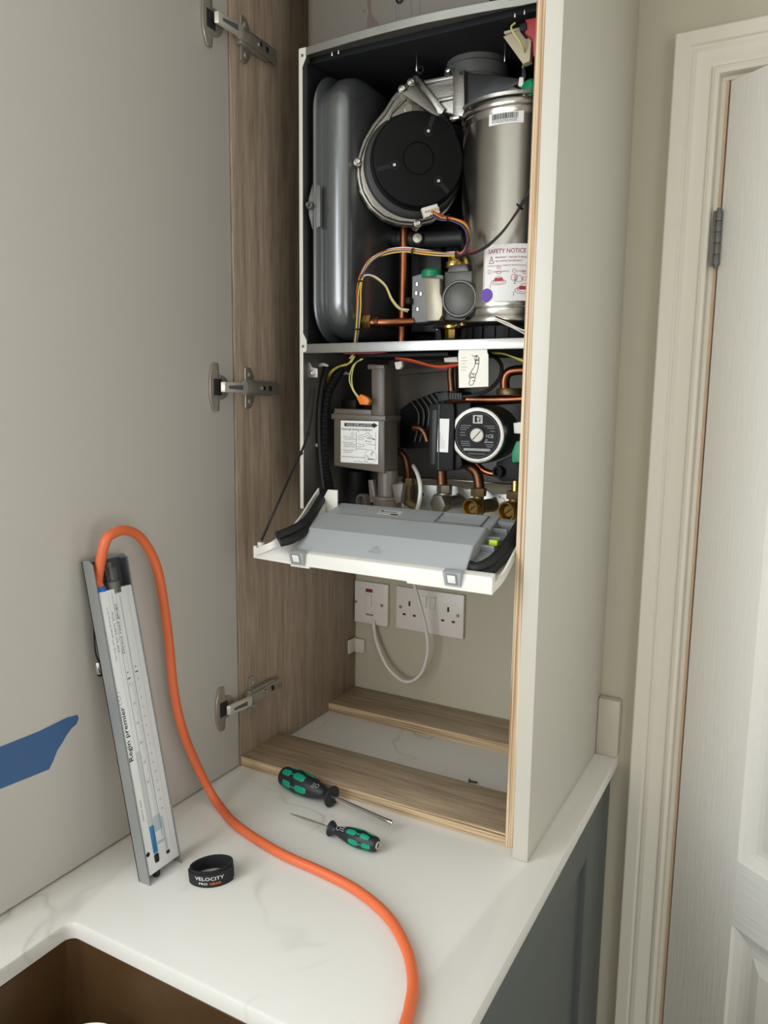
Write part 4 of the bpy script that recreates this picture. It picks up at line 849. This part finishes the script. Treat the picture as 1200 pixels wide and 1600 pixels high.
def valve(u, vv, y, kind, nutm):
    q = Q((u, vv, y))[0]                              # centre of the valve body
    body = MB(); body.ball(q, .0145); body.cyl(q, q+V((0, 0, .026)), .0085, seg=20); body.cyl(q+V((0, .002, 0)), q+V((.006, .045, -.002)), .011, seg=20)
    bo_ = body.build('isolating_valve', nutm, bo); n_ = MB().hexa(q+V((0, 0, .017)), q+V((0, 0, .030)), .0125); n_.build('valve_nut', nutm, bo_)
    d = V((-.30, -.95, -.05)).normalized()
    if kind == 'cap':
        MB().hexa(q+d*.004, q+d*.017, .0172).build('blank_cap', nutm, bo_); MB().cyl(q+V((0, 0, .0135)), q+V((0, 0, .0165)), .0125, seg=24).build('washer', 'nickel_brass', bo_)
    else:
        m_ = MB(); m_.lathe([(.0135, .002), (.0158, .006), (.0158, .019), (.0150, .0202), (.0128, .0202), (.0122, .006), (0, .006)], zframe(q, d), 36); m_.build('brass_port', 'brass', bo_)
        m_ = MB(); Fz = zframe(q+d*.006, d); m_.lathe([(.0088, 0), (.0088, .007), (.008, .008), (0, .008)], Fz, 28); m_.line([(-.006, -.0045), (.006, .0045)], .0016, Fz, 1, .0083); m_.build('slot_screw', ['brass', 'ink_black'], bo_)
valve(694, 786, .165, 'cap', 'nickel_brass'); valve(747, 792, .165, 'port', 'aged_brass'); valve(803, 797, .165, 'port', 'aged_brass')
MB().cyl(Q((806, 735, .165))[0], Q((805, 775, .165))[0], .006, seg=18).build('brass_pipe', 'brass', bo)
q = Q((638, 752, .2))[0]; m_ = MB().hexa(q+V((0, 0, -.007)), q+V((0, 0, .006)), .0105); m_.tube([q+V((0, 0, -.006)), q+V((0, 0, -.022)), q+V((.002, .0, -.034)), q+V((.012, .006, -.042))], .0085, 18, 6); m_.build('elbow_valve', 'aged_brass', bo)
MB().prism(Y(.14, (806, 690), (820, 686), (820, 722), (800, 723), (799, 708)), (0, .03, 0), .0015).build('green_plug', 'green_plastic', bo)
m_ = MB().prism(Y(.15, (775, 722), (800, 712), (815, 725), (815, 752), (782, 752), (772, 742)), (0, .03, 0), .003); q = Q((779, 737, .146))[0]; m_.lathe([(.009, -.006), (.009, .004), (.006, .004), (.006, -.002), (0, -.002)], zframe(q, (-.3, -1, 0)), 22); m_.build('flow_sensor', 'black_plastic', bo)
# folded instruction tag hanging from the middle rail
tg = MB(); P = Y(.062, (716, 553), (763, 553), (763, 604), (717, 606)); tg.prism(P, (0, .0004, 0), 0)
tg.prism(Y(.0618, (717, 546), (761, 546), (762, 553.5), (716, 553.5)), (0, .0004, 0), 0, 0)
o_ = P[3]; TF = frame(o_+V((0, -.0004, 0)), V((1, 0, 0)), V((0, 0, 1)), V((0, -1, 0))); tw = P[2].x-P[3].x; th_ = P[0].z-P[3].z
for pts in ([(.58, .97), (.56, .75), (.50, .6), (.38, .45), (.34, .35), (.36, .28)], [(.66, .9), (.66, .72), (.62, .5), (.56, .35), (.54, .28)], [(.34, .12), (.40, .32), (.56, .30), (.48, .10), (.40, .07), (.34, .12)], [(.40, .45), (.45, .42), (.58, .40)], [(.42, .97), (.46, .92), (.62, .94)], [(.5, .82), (.66, .80)], [(.52, .72), (.66, .70)], [(.46, .22), (.54, .2), (.56, .18)]):
    tg.line([(tw*x, th_*y) for x, y in pts], .0007, TF, 1, 0)
tg.ring(tw*.58, th_*.86, .003, .0006, TF, 1, 0); tg.ring(tw*.60, th_*.76, .003, .0006, TF, 1, 0); tg.ring(tw*.44, th_*.35, .0028, .0006, TF, 1, 0)
for k in range(5): tg.rect(tw*.06, th_*(.88-k*.09), tw*(.22+.05*(k % 2)), th_*(.89-k*.09), TF, 2, 0)
tg.build('instruction_tag', ['paper_white', 'ink_black', 'ink_grey'], bo, 'white card tag with a line drawing')

# drop-down control panel
FA2 = math.radians(18); FT = V((0, -math.cos(FA2), -math.sin(FA2))); FN = V((0, -math.sin(FA2), math.cos(FA2))); FO2 = V((0, .07, .455))
def fl(x, t, n): return FO2+V((x, 0, 0))+FT*t+FN*n
def flpx(u, vv, n=0): return onp(FO2+FN*n, FN, u, vv)
cx0, cx1 = .155, .422
cv = MB(); prof = [(.006, -.02), (.006, .001), (.010, .002), (.052, .002), (.056, .0085), (.060, .0098), (.108, .0078), (.110, .0068), (.141, -.012), (.143, -.015), (.143, -.02)]
vs = []; fs = []; n = len(prof)
for x in (cx0, cx0+.0015, cx1-.0015, cx1):
    e_ = .0015 if x in (cx0, cx1) else 0
    for t, nn in prof: vs.append(fl(x, t, nn-e_))
for i in range(3):
    for k in range(n): fs.append([i*n+k, i*n+(k+1) % n, (i+1)*n+(k+1) % n, (i+1)*n+k])
fs += [list(range(n)), [3*n+k for k in range(n)][::-1]]
bm = bmesh.new(); bvv = [bm.verts.new(p) for p in vs]
for f in fs: bm.faces.new([bvv[i] for i in f])
bmesh.ops.recalc_face_normals(bm, faces=bm.faces)

fsw = MB()                                            # white fascia: lip, floor and the two side arms
fsw.prism([fl(cx0-.004, .150, -.012), fl(cx1+.040, .150, -.012), fl(cx1+.040, .156, -.034), fl(cx1-.08, .156, -.034), fl(cx1-.081, .156, -.031), fl(cx0+.03, .154, -.031), fl(cx0+.029, .154, -.034), fl(cx0-.004, .154, -.034)], -FT*.012, .001)
fsw.prism([fl(cx0-.03, .01, -.026), fl(cx1+.036, .01, -.026), fl(cx1+.038, .15, -.030), fl(cx0-.004, .15, -.030)], FN*.004, 0)
def ribbon(mb, path, up, thick, sub=8):
    P = smooth(path, sub); vs = []; fs = []
    for i, p in enumerate(P):
        t = (P[min(i+1, len(P)-1)]-P[max(i-1, 0)]).normalized(); s_ = t.cross(V(up)).normalized()*thick
        vs += [p, p+V(up), p+V(up)+s_, p+s_]
    for i in range(len(P)-1):
        for k in range(4): fs.append([i*4+k, i*4+(k+1) % 4, (i+1)*4+(k+1) % 4, (i+1)*4+k])
    fs += [[0, 1, 2, 3], [len(vs)-4+k for k in range(4)][::-1]]
    mb.add(vs, fs)
LA = [flpx(396, 858, -.012), *Q((425, 846, -.075), (450, 831, -.045), (470, 808, -.005), (486, 783, .03), (499, 763, .055))]
ribbon(fsw, LA, (0, 0, -.011), .003)
inner = [flpx(455, 872, -.02), *Q((462, 850, -.04), (478, 834, -.02), (497, 812, .01), (506, 795, .04), (512, 770, .055))]
A_ = smooth(LA, 8); B_ = smooth(inner, 8); dz = V((0, 0, -.010))
bm2 = MB(); m_ = len(A_); bm2v = [p+dz for p in A_]+[p+dz*.6 for p in B_]+[p+dz*1.3 for p in A_]+[p+dz*.9 for p in B_]
fsw.add(bm2v, [[i, i+1, m_+i+1, m_+i] for i in range(m_-1)]+[[2*m_+i, 3*m_+i, 3*m_+i+1, 2*m_+i+1] for i in range(m_-1)]+[[0, m_, 3*m_, 2*m_]])
fsw.prism(Y(.048, (512, 765), (527, 766), (527, 806), (500, 818), (496, 800), (499, 790)), (0, .003, 0), .0008)
tipq = flpx(408, 850, -.010); fsw.cyl(tipq+V((0, 0, -.012)), tipq+V((0, 0, .003)), .0055, seg=18, bev=.001); tip2 = flpx(399, 857, -.012); fsw.cyl(tip2+V((0, 0, -.006)), tip2+V((0, 0, .004)), .003, seg=14)
RA = [fl(cx1+.040, .150, -.022), fl(cx1+.044, .12, -.020), fl(cx1+.045, .09, -.014), fl(cx1+.0455, .05, -.004), fl(cx1+.0455, .01, .012)]
ribbon(fsw, RA, (0, 0, -.012), .003)
flo = fsw.build('drop_down_panel', 'white_enamel', bo, 'white drop-down control panel hanging open', sharp=30)
m_ = MB(); m_.addbm(bm); cvo = m_.build('panel_cover', 'grey_plastic', flo, 'grey plastic control cover', sharp=20)
m_ = MB()
for (x0, t0, x1, t1) in ((.335, .012, .337, .045), (.405, .012, .407, .045), (.335, .012, .407, .014), (.335, .043, .407, .045)): m_.prism([fl(x0, t0, .001), fl(x1, t0, .001), fl(x1, t1, .001), fl(x0, t1, .001)], FN*.0035, 0)
m_.build('cover_recess', 'mid_grey_plastic', cvo)
m_ = MB(); m_.prism([fl(cx1, .012, -.022), fl(cx1+.030, .012, -.022), fl(cx1+.034, .10, -.024), fl(cx1+.004, .125, -.024), fl(cx1, .12, -.024)], FN*.012, .001); m_.prism([fl(cx1, .008, -.012), fl(cx1+.030, .008, -.012), fl(cx1+.030, .02, -.012), fl(cx1, .02, -.012)], FN*.012, .001)
for t in (.035, .06, .085): m_.prism([fl(cx1, t, -.012), fl(cx1+.02, t, -.012), fl(cx1+.02, t+.003, -.012), fl(cx1, t+.003, -.012)], FN*.010, .0005)
m_.build('terminal_tray', 'mid_grey_plastic', flo)
q = fl(cx1+.014, .072, -.006); MB().box(q-V((.006, .005, .003)), q+V((.006, .005, .005)), .001).build('lime_clip', 'lime_plastic', flo)
m_ = MB(); q = flpx(617, 812, .0025); ex_ = V((1, 0, 0)); LFm = frame(fl(.236, .036, .0024), ex_, -FT, FN)
m_.rect(0, 0, .038, .016, LFm, 0); m_.rect(.022, .002, .035, .006, LFm, 1, .0002); m_.rect(.002, .010, .03, .0115, LFm, 1, .0002); m_.rect(.002, .012, .006, .0145, LFm, 1, .0002); m_.rect(.002, .006, .018, .007, LFm, 2, .0002)
m_.build('cover_sticker', ['ink_silver', 'ink_black', 'ink_grey'], cvo)
m_ = MB(); Ft = frame(fl(.285, .132, -.0025), ex_, -(FT*.9-FN*.42).normalized(), (FN*.9+FT*.42).normalized()); m_.line([(-.008, -.004), (.008, -.004), (0, .006)], .0008, Ft, 0, .0006, True); m_.build('cover_emblem', 'mid_grey_plastic', cvo)
for x in (cx0+.001, cx1-.024):
    k_ = MB(); k_.prism([fl(x, .146, -.028), fl(x+.022, .146, -.028), fl(x+.025, .146, -.008), fl(x-.001, .146, -.008)], FT*.012, .0015); ko = k_.build('cover_clip', 'grey_plastic', flo)
    m_ = MB(); m_.prism([fl(x+.006, .1583, -.022), fl(x+.017, .1583, -.022), fl(x+.017, .1583, -.011), fl(x+.006, .1583, -.011)], FT*.0012, .0003); m_.build('clip_latch', 'white_plastic', ko)
    m_ = MB(); m_.prism([fl(x+.004, .1581, -.024), fl(x+.019, .1581, -.024), fl(x+.019, .1581, -.009), fl(x+.004, .1581, -.009)], FT*.0008, 0); m_.build('clip_slot', 'mid_grey_plastic', ko)
# leads inside the panel
MB().tube([*Q((434, 838, -.078), (452, 831, -.062), (472, 820, -.04), (486, 806, -.008), (497, 788, .03), (508, 770, .075))], .0074, 14, 8).build('panel_lead', 'black_rubber', flo)
MB().tube([*Q((438, 848, -.082), (456, 843, -.068), (474, 832, -.045), (490, 815, -.008))], .0062, 14, 8).build('panel_lead', 'black_rubber', flo)
MB().tube([fl(cx1-.002, .125, -.014), fl(cx1+.012, .128, -.013), fl(cx1+.026, .11, -.010), fl(cx1+.033, .07, -.004), fl(cx1+.036, .03, .004), fl(cx1+.036, -.01, .01)], .0075, 14, 8).build('panel_lead', 'black_rubber', flo)
MB().tube([fl(cx1-.002, .135, -.020), fl(cx1+.014, .138, -.019), fl(cx1+.028, .12, -.018), fl(cx1+.036, .08, -.010), fl(cx1+.039, .03, .002)], .006, 14, 8).build('panel_lead', 'black_rubber', flo)
# stay cord
sc = MB(); t0 = tipq+V((0, 0, .004)); P = [t0, *Q((430, 796, -.055), (456, 738, -.005), (470, 708, .02), (481, 678, .045), (488, 640, .068), (491, 607, .08))]
sc.tube(P, .0018, 10, 8); sco = sc.build('stay_cord', 'black_rubber', bo)
for q in (P[4], P[3]): MB().ball(q, .0036).build('cord_knot', 'black_rubber', sco)
MB().cyl(t0-V((0, 0, .004)), t0+V((0, 0, .002)), .003, seg=14).build('cord_end', 'dull_steel', sco)

# ---------------------------------------------------------------- sheet metal above the boiler
fcx1 = at('y', .075, 764, 5).x; a = BZ1+.003
cvr = MB(); fx_ = BX0-.004; pts = [(fx_, .33), (fx_, .095)]+[(fx_+.019-.019*math.cos(math.radians(k*15)), .095-.019*math.sin(math.radians(k*15))) for k in range(1, 7)]+[(fcx1, .076), (fcx1, .33)]
cvr.prism([(x, y, a) for x, y in pts], (0, 0, .26), 0); fc = cvr.build('flue_cover', 'cover_grey'); tag(fc, 'stained grey flue cover standing on top of the boiler', 'flue cover')
m_ = MB()
def splat(pts): m_.poly([at('y', .0757, u, vv) for u, vv in pts])
splat([(572, -6), (579, -6), (580, 20), (585, 28), (590, 34), (593, 40), (586, 40), (574, 44), (573, 32), (576, 20)]); splat([(566, 16), (571, 16), (571, 19), (566, 19)])
m_.build('stain', 'stain_brown', fc)
m_ = MB()
for u, v0, v1 in ((641, -8, 30), (617, 8, 29), (622, 10, 28), (654, -8, 26)): P = [at('y', .0755, u, v0), at('y', .0755, u+1.5, v1)]; m_.tube(P, .0007, 6, 0)
m_.build('drip_mark', 'ink_grey', fc)
q = at('y', .0757, 625, -1); MB().lathe([(.0045, 0), (.0062, .002), (.0045, .004), (.0035, .002)], zframe(q, (0, -1, 0)), 20, cap=False).build('grommet', 'black_rubber', fc)
m_ = MB(); m_.box((fcx1+.010, .12, a), (fcx1+.055, .32, a+.26), .004); m_.cyl((fcx1+.006, .10, a), (fcx1+.006, .10, a+.26), .003, seg=12)
tag(m_.build('flue_bracket', 'dull_steel'), 'dark metal bracket beside the stained flue cover on top of the boiler', 'bracket')

# ---------------------------------------------------------------- pressure gauge leaning on the door
Lv = V((-.081, 0, .41)).normalized(); Gx = V((0, 1, 0)); Gn = Gx.cross(Lv); G0 = V((.1055, -.311, .0037)); GF = frame(G0, Gx, Lv, Gn); GI = GF.inverted()
GW, GL, GD = .058, .418, .0185
def gpx(u, vv, z=-.004): q = GI @ onp(G0+Gn*z, Gn, u, vv); return q.x, q.y
gg = thing('pressure_gauge', (.1, -.283, 0), 'grey U-tube water gauge with white scale leaning against the open cabinet door', 'gauge')
ch = MB(); ch.M = GF
ch.box((0, 0, -GD), (GW, GL, -GD+.0014), 0)
for x in (0, GW-.0014): ch.prism([(x, 0, -GD), (x, -.0044, 0), (x, GL-.006, 0), (x, GL, -.007), (x, GL, -GD)], (.0014, 0, 0), 0)
ch.build('channel', 'gauge_alloy', gg)
m_ = MB(); m_.M = GF; m_.box((.0016, .372, -GD+.0016), (GW-.0016, GL-.004, -GD+.004)); m_.box((GW-.0032, .372, -GD+.0016), (GW-.0016, GL-.006, -.002)); m_.box((.0016, .372, -GD+.0016), (.0032, GL-.006, -.002)); m_.build('end_liner', 'dark_liner', gg)
m_ = MB(); m_.M = GF; m_.box((.0040, .007, -GD+.002), (GW-.0015, .376, -.0012), .001); gf = m_.build('scale_block', 'gauge_face', gg, 'white clear-fronted scale block')
mk = MB(); mk.M = GF; zt = -.0010
x1, x2 = .0225, .0345
mk.line([(x1, .03), (x1, .372)], .0005, I, 1, zt); mk.line([(x2, .045), (x2, .262)], .0007, I, 1, zt); mk.line([(.0165, .03), (.0165, .372)], .0004, I, 2, zt)
mk.rect(x2-.0008, .262, x2+.0012, .366, I, 2, zt); mk.line([(x1+.006, .262), (x1+.006, .372)], .0005, I, 2, zt); mk.line([(GW-.010, .03), (GW-.010, .37)], .0004, I, 2, zt)
for k in range(72):
    y = .075+k*.0025; ln = .0055 if k % 10 == 0 else (.0042 if k % 5 == 0 else .0032); mk.line([(x2-.002-ln, y), (x2-.002, y)], .0006, I, 2, zt)
for k in range(15): mk.text(str(14-k), .0042, x2+.005, .078+k*.0125, I, 1, zt)
for k in range(6): mk.text(str(30-k*5), .0046, x1+.002, .120+k*.026, I, 1, zt)
mk.rect(x1+.001, .258, x1+.006, .2600, I, 1, zt); mk.rect(x2+.003, .263, x2+.008, .265, I, 1, zt); mk.disc(x1+.003, .267, .0011, I, 1, zt); mk.disc(x2+.005, .271, .001, I, 1, zt)
def up_frame(x, y): return frame(V((x, y, 0)), V((0, 1, 0)), V((-1, 0, 0)), V((0, 0, 1)))
xb, yb_ = gpx(203, 1191); xt, yt = gpx(184, 1108)
mk.text('Regin premier', .0092, 0, 0, up_frame(xb+.0035, yb_), 0, zt, width=yt-yb_, bold=.010)
xq, yq = gpx(183, 1092); mk.ring(xq, yq, .003, .0006, I, 1, zt); mk.ring(xq, yq+.004, .0042, .0005, I, 1, zt, 1, 20, 160); mk.ring(xq, yq-.004, .0042, .0005, I, 1, zt, 1, 200, 340)
xb, yb_ = gpx(191, 1022); xt, yt = gpx(176, 945)
mk.text('Direct read gauge', .0052, 0, 0, up_frame(xb+.002, yb_), 1, zt, width=yt-yb_, bold=.01); mk.text('Fill to zero line', .005, 0, 0, up_frame(xb-.005, yb_+.004), 1, zt, width=(yt-yb_)*.8)
xb, yb_ = gpx(180, 1034); mk.text('Use only with gauge fluid at 20 C', .0036, 0, 0, up_frame(xb+.001, yb_), 1, zt, width=.07)
xb, yb_ = gpx(221, 1284); mk.text('zero set', .0036, 0, 0, up_frame(xb+.002, yb_), 1, zt, width=.028)
mk.build('scale_print', ['ink_black', 'ink_grey', 'ink_silver'], gf)
m_ = MB(); m_.M = GF; m_.rect(.0145, .066, .0235, .158, I, 0, -.0008); m_.rect(.0150, .158, .0225, .165, I, 0, -.0008); m_.build('reservoir_tube', 'gauge_clear', gf)
m_ = MB(); m_.M = GF; 
for (xa, ya, xb, yb_, rr_) in ((.0195, .030, .0195, .066, .0040),): m_.box((xa-rr_, ya, -.0052), (xb+rr_, yb_, -.0004), .001)
m_.build('blue_fluid', 'gauge_fluid', gf)
m_ = MB(); m_.M = GF; m_.box((.0365, .026, -.005), (.0405, .070, -.0007), .0006); m_.box((.024, .055, -.0045), (.037, .075, -.0008), .0004); m_.box((.024, .038, -.0045), (.037, .042, -.0008), .0004); m_.build('tube_fluid', 'gauge_haze', gf)
m_ = MB(); m_.M = GF
m_.lathe([(.0052, 0), (.0058, .004), (.0058, .009), (.005, .011)], zframe((.0195, .018, -.0052), (0, 1, 0)), 20); m_.lathe([(.004, 0), (.005, .003), (.005, .009)], zframe((.0195, -.001, -.007), (0, 1, 0)), 18); m_.lathe([(.0036, 0), (.0036, .0035), (.0, .0045)], zframe((.039, .020, -.003), (0, 1, 0)), 16); m_.lathe([(.003, 0), (.003, .003), (0, .0035)], zframe((.007, .034, -.0042), (0, 0, 1)), 14)
m_.build('tube_stopper', 'black_rubber', gg)
m_ = MB(); m_.M = GF; hx, hy = .0125, .372
m_.lathe([(.0058, -.010), (.0058, -.001), (.0082, 0), (.0082, .008), (.0070, .010), (.0056, .0105)], zframe((hx, hy, -.0095), (0, 1, 0)), 24); m_.build('blue_fitting', 'blue_plastic', gg, 'blue hose fitting')
m_ = MB(); m_.M = GF
m_.lathe([(.010, -.002), (.010, .012), (.0085, .014), (.0065, .0145), (.0065, .030), (.0055, .032), (.0045, .034), (.0045, .038), (0, .038)], zframe((.033, .372, -.0095), (0, 1, 0)), 24)
for k in range(8): a = k*math.pi/4; m_.box((-.001, -.001, .0145), (.001, .001, .031), .0003, fr=zframe((.033, .372, -.0095), (0, 1, 0)) @ Matrix.Translation((.0066*math.cos(a), .0066*math.sin(a), 0)))
m_.build('tap_cap', 'dull_steel', gg)
ln_ = MB(); X = .022
P = [at('x', X, *q) for q in ((152, 925), (148, 950), (147, 990), (149, 1018), (154, 1032), (158, 1026), (161, 1010), (163, 985))]; ln_.tube(P, .0011, 8, 8); lo_ = ln_.build('lanyard', 'black_rubber', gg)
q = at('x', X, 153, 1034); q2 = at('x', X, 156, 1052); m_ = MB().cyl(q, q2, .0038, seg=18, bev=.0008); m_.build('lanyard_bead', 'bright_steel', lo_); MB().ball(q2-V((0, 0, .001)), .0036).build('lanyard_end', 'black_rubber', lo_)
# orange hose
hb = GF @ V((hx, hy+.009, -.0095))
P = [hb, hb+Lv*.012, at('x', .033, 164, 848), at('x', .035, 178, 833), at('x', .034, 198, 829), at('x', .03, 222, 843), at('x', .024, 246, 890), at('x', .02, 262, 985), at('x', .02, 272, 1080), at('x', .021, 287, 1145), at('x', .024, 312, 1205)]
P += [at('z', z, u, vv) for u, vv, z in ((338, 1252, .0086), (372, 1291, .0070), (436, 1332, .0069), (500, 1361, .0069), (556, 1390, .0069), (604, 1430, .0069), (634, 1480, .0069), (645, 1530, .0069), (641, 1570, .0069), (632, 1605, .0069), (612, 1660, .0069), (575, 1735, .0069))]
ho = MB().tube(P, .0064, 20, 10); tag(ho.build('gauge_hose', 'orange_hose'), 'orange rubber hose looping from the leaning gauge down across the worktop', 'hose')

# ---------------------------------------------------------------- screwdrivers
def driver(name, p0, p1, hl, rmax, rb, tip, label, butt):
    p0 = V(p0); p1 = V(p1); d = (p1-p0).normalized(); F = zframe(p0, d); Lh = hl; T = (p1-p0).length
    prof = [(.0, 0), (.55, .004), (.80, .03), (.86, .08), (.90, .16), (1.0, .30), (1.02, .36), (.97, .48), (.86, .62), (.66, .76), (.52, .85), (.56, .90), (.80, .95), (.90, .975), (.86, .995), (.30, 1.0)]
    prs = smooth([(r, 0, s) for r, s in prof], 4); pp = [(max(0, p.x)*rmax, p.z*Lh) for p in prs]
    def rad(s):
        for (ra, sa), (rb_, sb_) in zip(pp, pp[1:]):
            if sa <= s <= sb_: return ra+(rb_-ra)*(s-sa)/max(1e-9, sb_-sa)
        return pp[-1][0]
    base = p0-V((0, 0, rmax))
    o = thing(name, V(((p0.x+p1.x)/2, (p0.y+p1.y)/2, 0)), label, 'screwdriver', 'screwdrivers on the worktop')
    h = MB(); h.lathe(pp, F, 36); ho_ = h.build('handle', 'driver_black', o)
    def patch(sc, ac, hs_, ha):
        m_ = MB(); N = 24; rings = (0, .5, .85, 1.0); vs = []; fs = []
        for ri, k in enumerate(rings):
            for j in range(N):
                t = 2*math.pi*j/N; ct, st_ = math.cos(t), math.sin(t); e = lambda q: math.copysign(abs(q)**.55, q)
                s_ = (sc+hs_*k*e(ct))*Lh; a_ = ac+ha*k*e(st_); r = rad(s_)+(.0007 if k < .95 else -.0002); vs.append(F @ V((r*math.cos(a_), r*math.sin(a_), s_)))
        for ri in range(len(rings)-1):
            for j in range(N): fs.append([ri*N+j, ri*N+(j+1) % N, (ri+1)*N+(j+1) % N, (ri+1)*N+j])
        fs.append(list(range(N))[::-1]); m_.add(vs, fs); m_.build('grip_inlay', 'driver_green', ho_)
    for k in range(6):
        a = 2*math.pi*k/6
        patch(.42 if k % 2 == 0 else .50, a, .105, .34); patch(.16 if k % 2 == 0 else .22, a, .09, .34)
        patch(.30 if k % 2 == 0 else .36, a, .05, .07)
    b_ = MB(); b_.lathe([(rb, Lh*.98), (rb, T-.014), (rb*1.05, T-.013), (rb*1.05, T-.004), (rb*.8, T)] if tip == 'hex' else [(rb, Lh*.98), (rb, T-.030), (rb*.9, T-.02), (rb*.45, T-.003), (rb*.15, T)], F, 20)
    bo_ = b_.build('blade', 'bright_steel', o)
    if tip == 'hex': MB().lathe([(rb*1.12, T-.009), (rb*1.12, T-.002), (rb*.7, T-.001), (rb*.6, T-.004), (0, T-.004)], F, 6).build('bit_tip', 'dull_steel', bo_)
    if butt:
        b_ = MB(); b_.lathe([(rmax*.40, .001), (rmax*.44, -.0012), (rmax*.36, -.0014), (rmax*.34, .001)], F, 24, cap=False); b_.build('butt_ring', 'aged_white_plastic', ho_); b_ = MB(); b_.lathe([(rmax*.34, -.0002), (0, -.0006)], F, 20, cap=False); b_.build('butt_cap', 'aged_brass', ho_)
    # light print near the collar, facing up
    up = V((0, 0, 1)); up = (up-d*up.dot(d)).normalized(); cam_d = (CPOS-p0); cam_d = (cam_d-d*cam_d.dot(d)).normalized(); nn = (up*.6+cam_d*.8).normalized(); s_ = Lh*.70
    PFm = frame(p0+d*s_+nn*(rad(s_)+.0006), nn.cross(d).normalized(), d, nn); sg = MB()
    for k in range(3): sg.line([(-.004+k*.003, -.004), (-.004+k*.003, .003-k*.001)], .0008, PFm)
    sg.ring(0, .006, .003, .0007, PFm); sg.build('handle_print', 'ink_silver', ho_)
    return o
driver('screwdriver', at('z', .0185, 442, 1211), at('z', .016, 613, 1286), .106, .0178, .0032, 'hex', 'larger green and black screwdriver lying against the oak base rail', False)
driver('screwdriver', at('z', .0130, 590, 1321), at('z', .0112, 453, 1271), .080, .0122, .0019, 'point', 'small green and black screwdriver pointing left on the worktop near the hose', True)

# ---------------------------------------------------------------- wrist strap
st = thing('wrist_strap', (.155, -.255, 0), 'black fabric wrist strap with lettering lying in a loop beside the gauge', 'strap')
def loop_pt(t, r=1.0, z=0):
    rx, ry = .0262*r, .0200*r; a0 = math.radians(42); x = rx*math.cos(t)*(1+.05*math.cos(2*t)); y = ry*math.sin(t)
    c0 = at('z', 0, 329, 1374); lean = z*.12
    return V((c0.x+x*math.cos(a0)-y*math.sin(a0)+lean*.3, c0.y+x*math.sin(a0)+y*math.cos(a0)+.004-lean, z))
def band(mb, t0, t1, z0, z1, r0, r1, n=64, m=0):
    vs = []; fs = []
    for k in range(n+1):
        t = t0+(t1-t0)*k/n; s_ = .0022*math.sin(t*1.0+2.2)
        for r, z in ((r0, z0+.0008), (r1, z0), (r1+.012, (z0+z1)/2), (r1, z1+s_), (r0, z1+s_-.0006)): vs.append(loop_pt(t, r, max(.0003, z)))
    for k in range(n):
        for j in range(5): fs.append([k*5+j, k*5+(j+1) % 5, (k+1)*5+(j+1) % 5, (k+1)*5+j])
    fs += [[0, 1, 2, 3, 4], [n*5+j for j in range(5)][::-1]]; mb.add(vs, fs, m)
m_ = MB(); band(m_, 0, 2*math.pi, .0012, .0225, .90, 1.0); sb_ = m_.build('band', 'webbing', st)
m_ = MB(); band(m_, math.radians(172), math.radians(335), .0003, .0190, 1.0, 1.07, 40); m_.build('overlap_tail', 'webbing', sb_)
l = MB(); l.text('VELOCITY', .0072, 0, .0112, I, 0, 0, width=.0335, bold=.006); n0 = len(l.v); l.text('PRO', .0044, .004, .0050, I, 0, 0, width=.010, bold=.01); l.text('GEAR', .0044, .0165, .0050, I, 1, 0, width=.013, bold=.01)
t_c = math.radians(-97)
def on_loop(p):
    t = t_c+(p.x-.0168)/.0245; q = loop_pt(t, 1.07, p.y); cc = loop_pt(t, 0, p.y); n_ = (q-cc).normalized(); return q+n_*.0007
l.warp(on_loop); l.build('band_print', ['sticker_white', 'orange_plastic'], sb_)

# small wood screw on the worktop inside the cabinet
p0 = at('z', .0042, 732, 1220); p1 = at('z', .0012, 747, 1223); d = (p1-p0).normalized(); F = zframe(p0, d); Ls = (p1-p0).length
m_ = MB(); pr = [(0, 0), (.0041, .0002), (.0042, .0008), (.0020, .0035)]; k = .0035
while k < Ls-.003: pr += [(.0013, k+.0003), (.0021, k+.0010), (.0013, k+.0016)]; k += .0018
pr += [(.0003, Ls)]; m_.lathe(pr, F, 18); tag(m_.build('wood_screw', 'dull_steel'), 'small dark wood screw lying on the worktop between the oak base rails', 'screw')

# masking tape on the open door
tq = [at('x', -.0027, u, vv) for u, vv in ((-60, 1190), (0, 1167), (60, 1143), (105, 1121), (121, 1117), (123, 1122), (120, 1131), (112, 1138), (104, 1149), (98, 1160), (90, 1172), (84, 1187), (77, 1202), (60, 1209), (30, 1221), (0, 1233), (-60, 1258))]
tag(MB().prism(tq, (-.00025, 0, 0), 0).build('masking_tape', 'tape_blue'), 'strip of blue masking tape with torn end stuck on the greige door', 'tape')
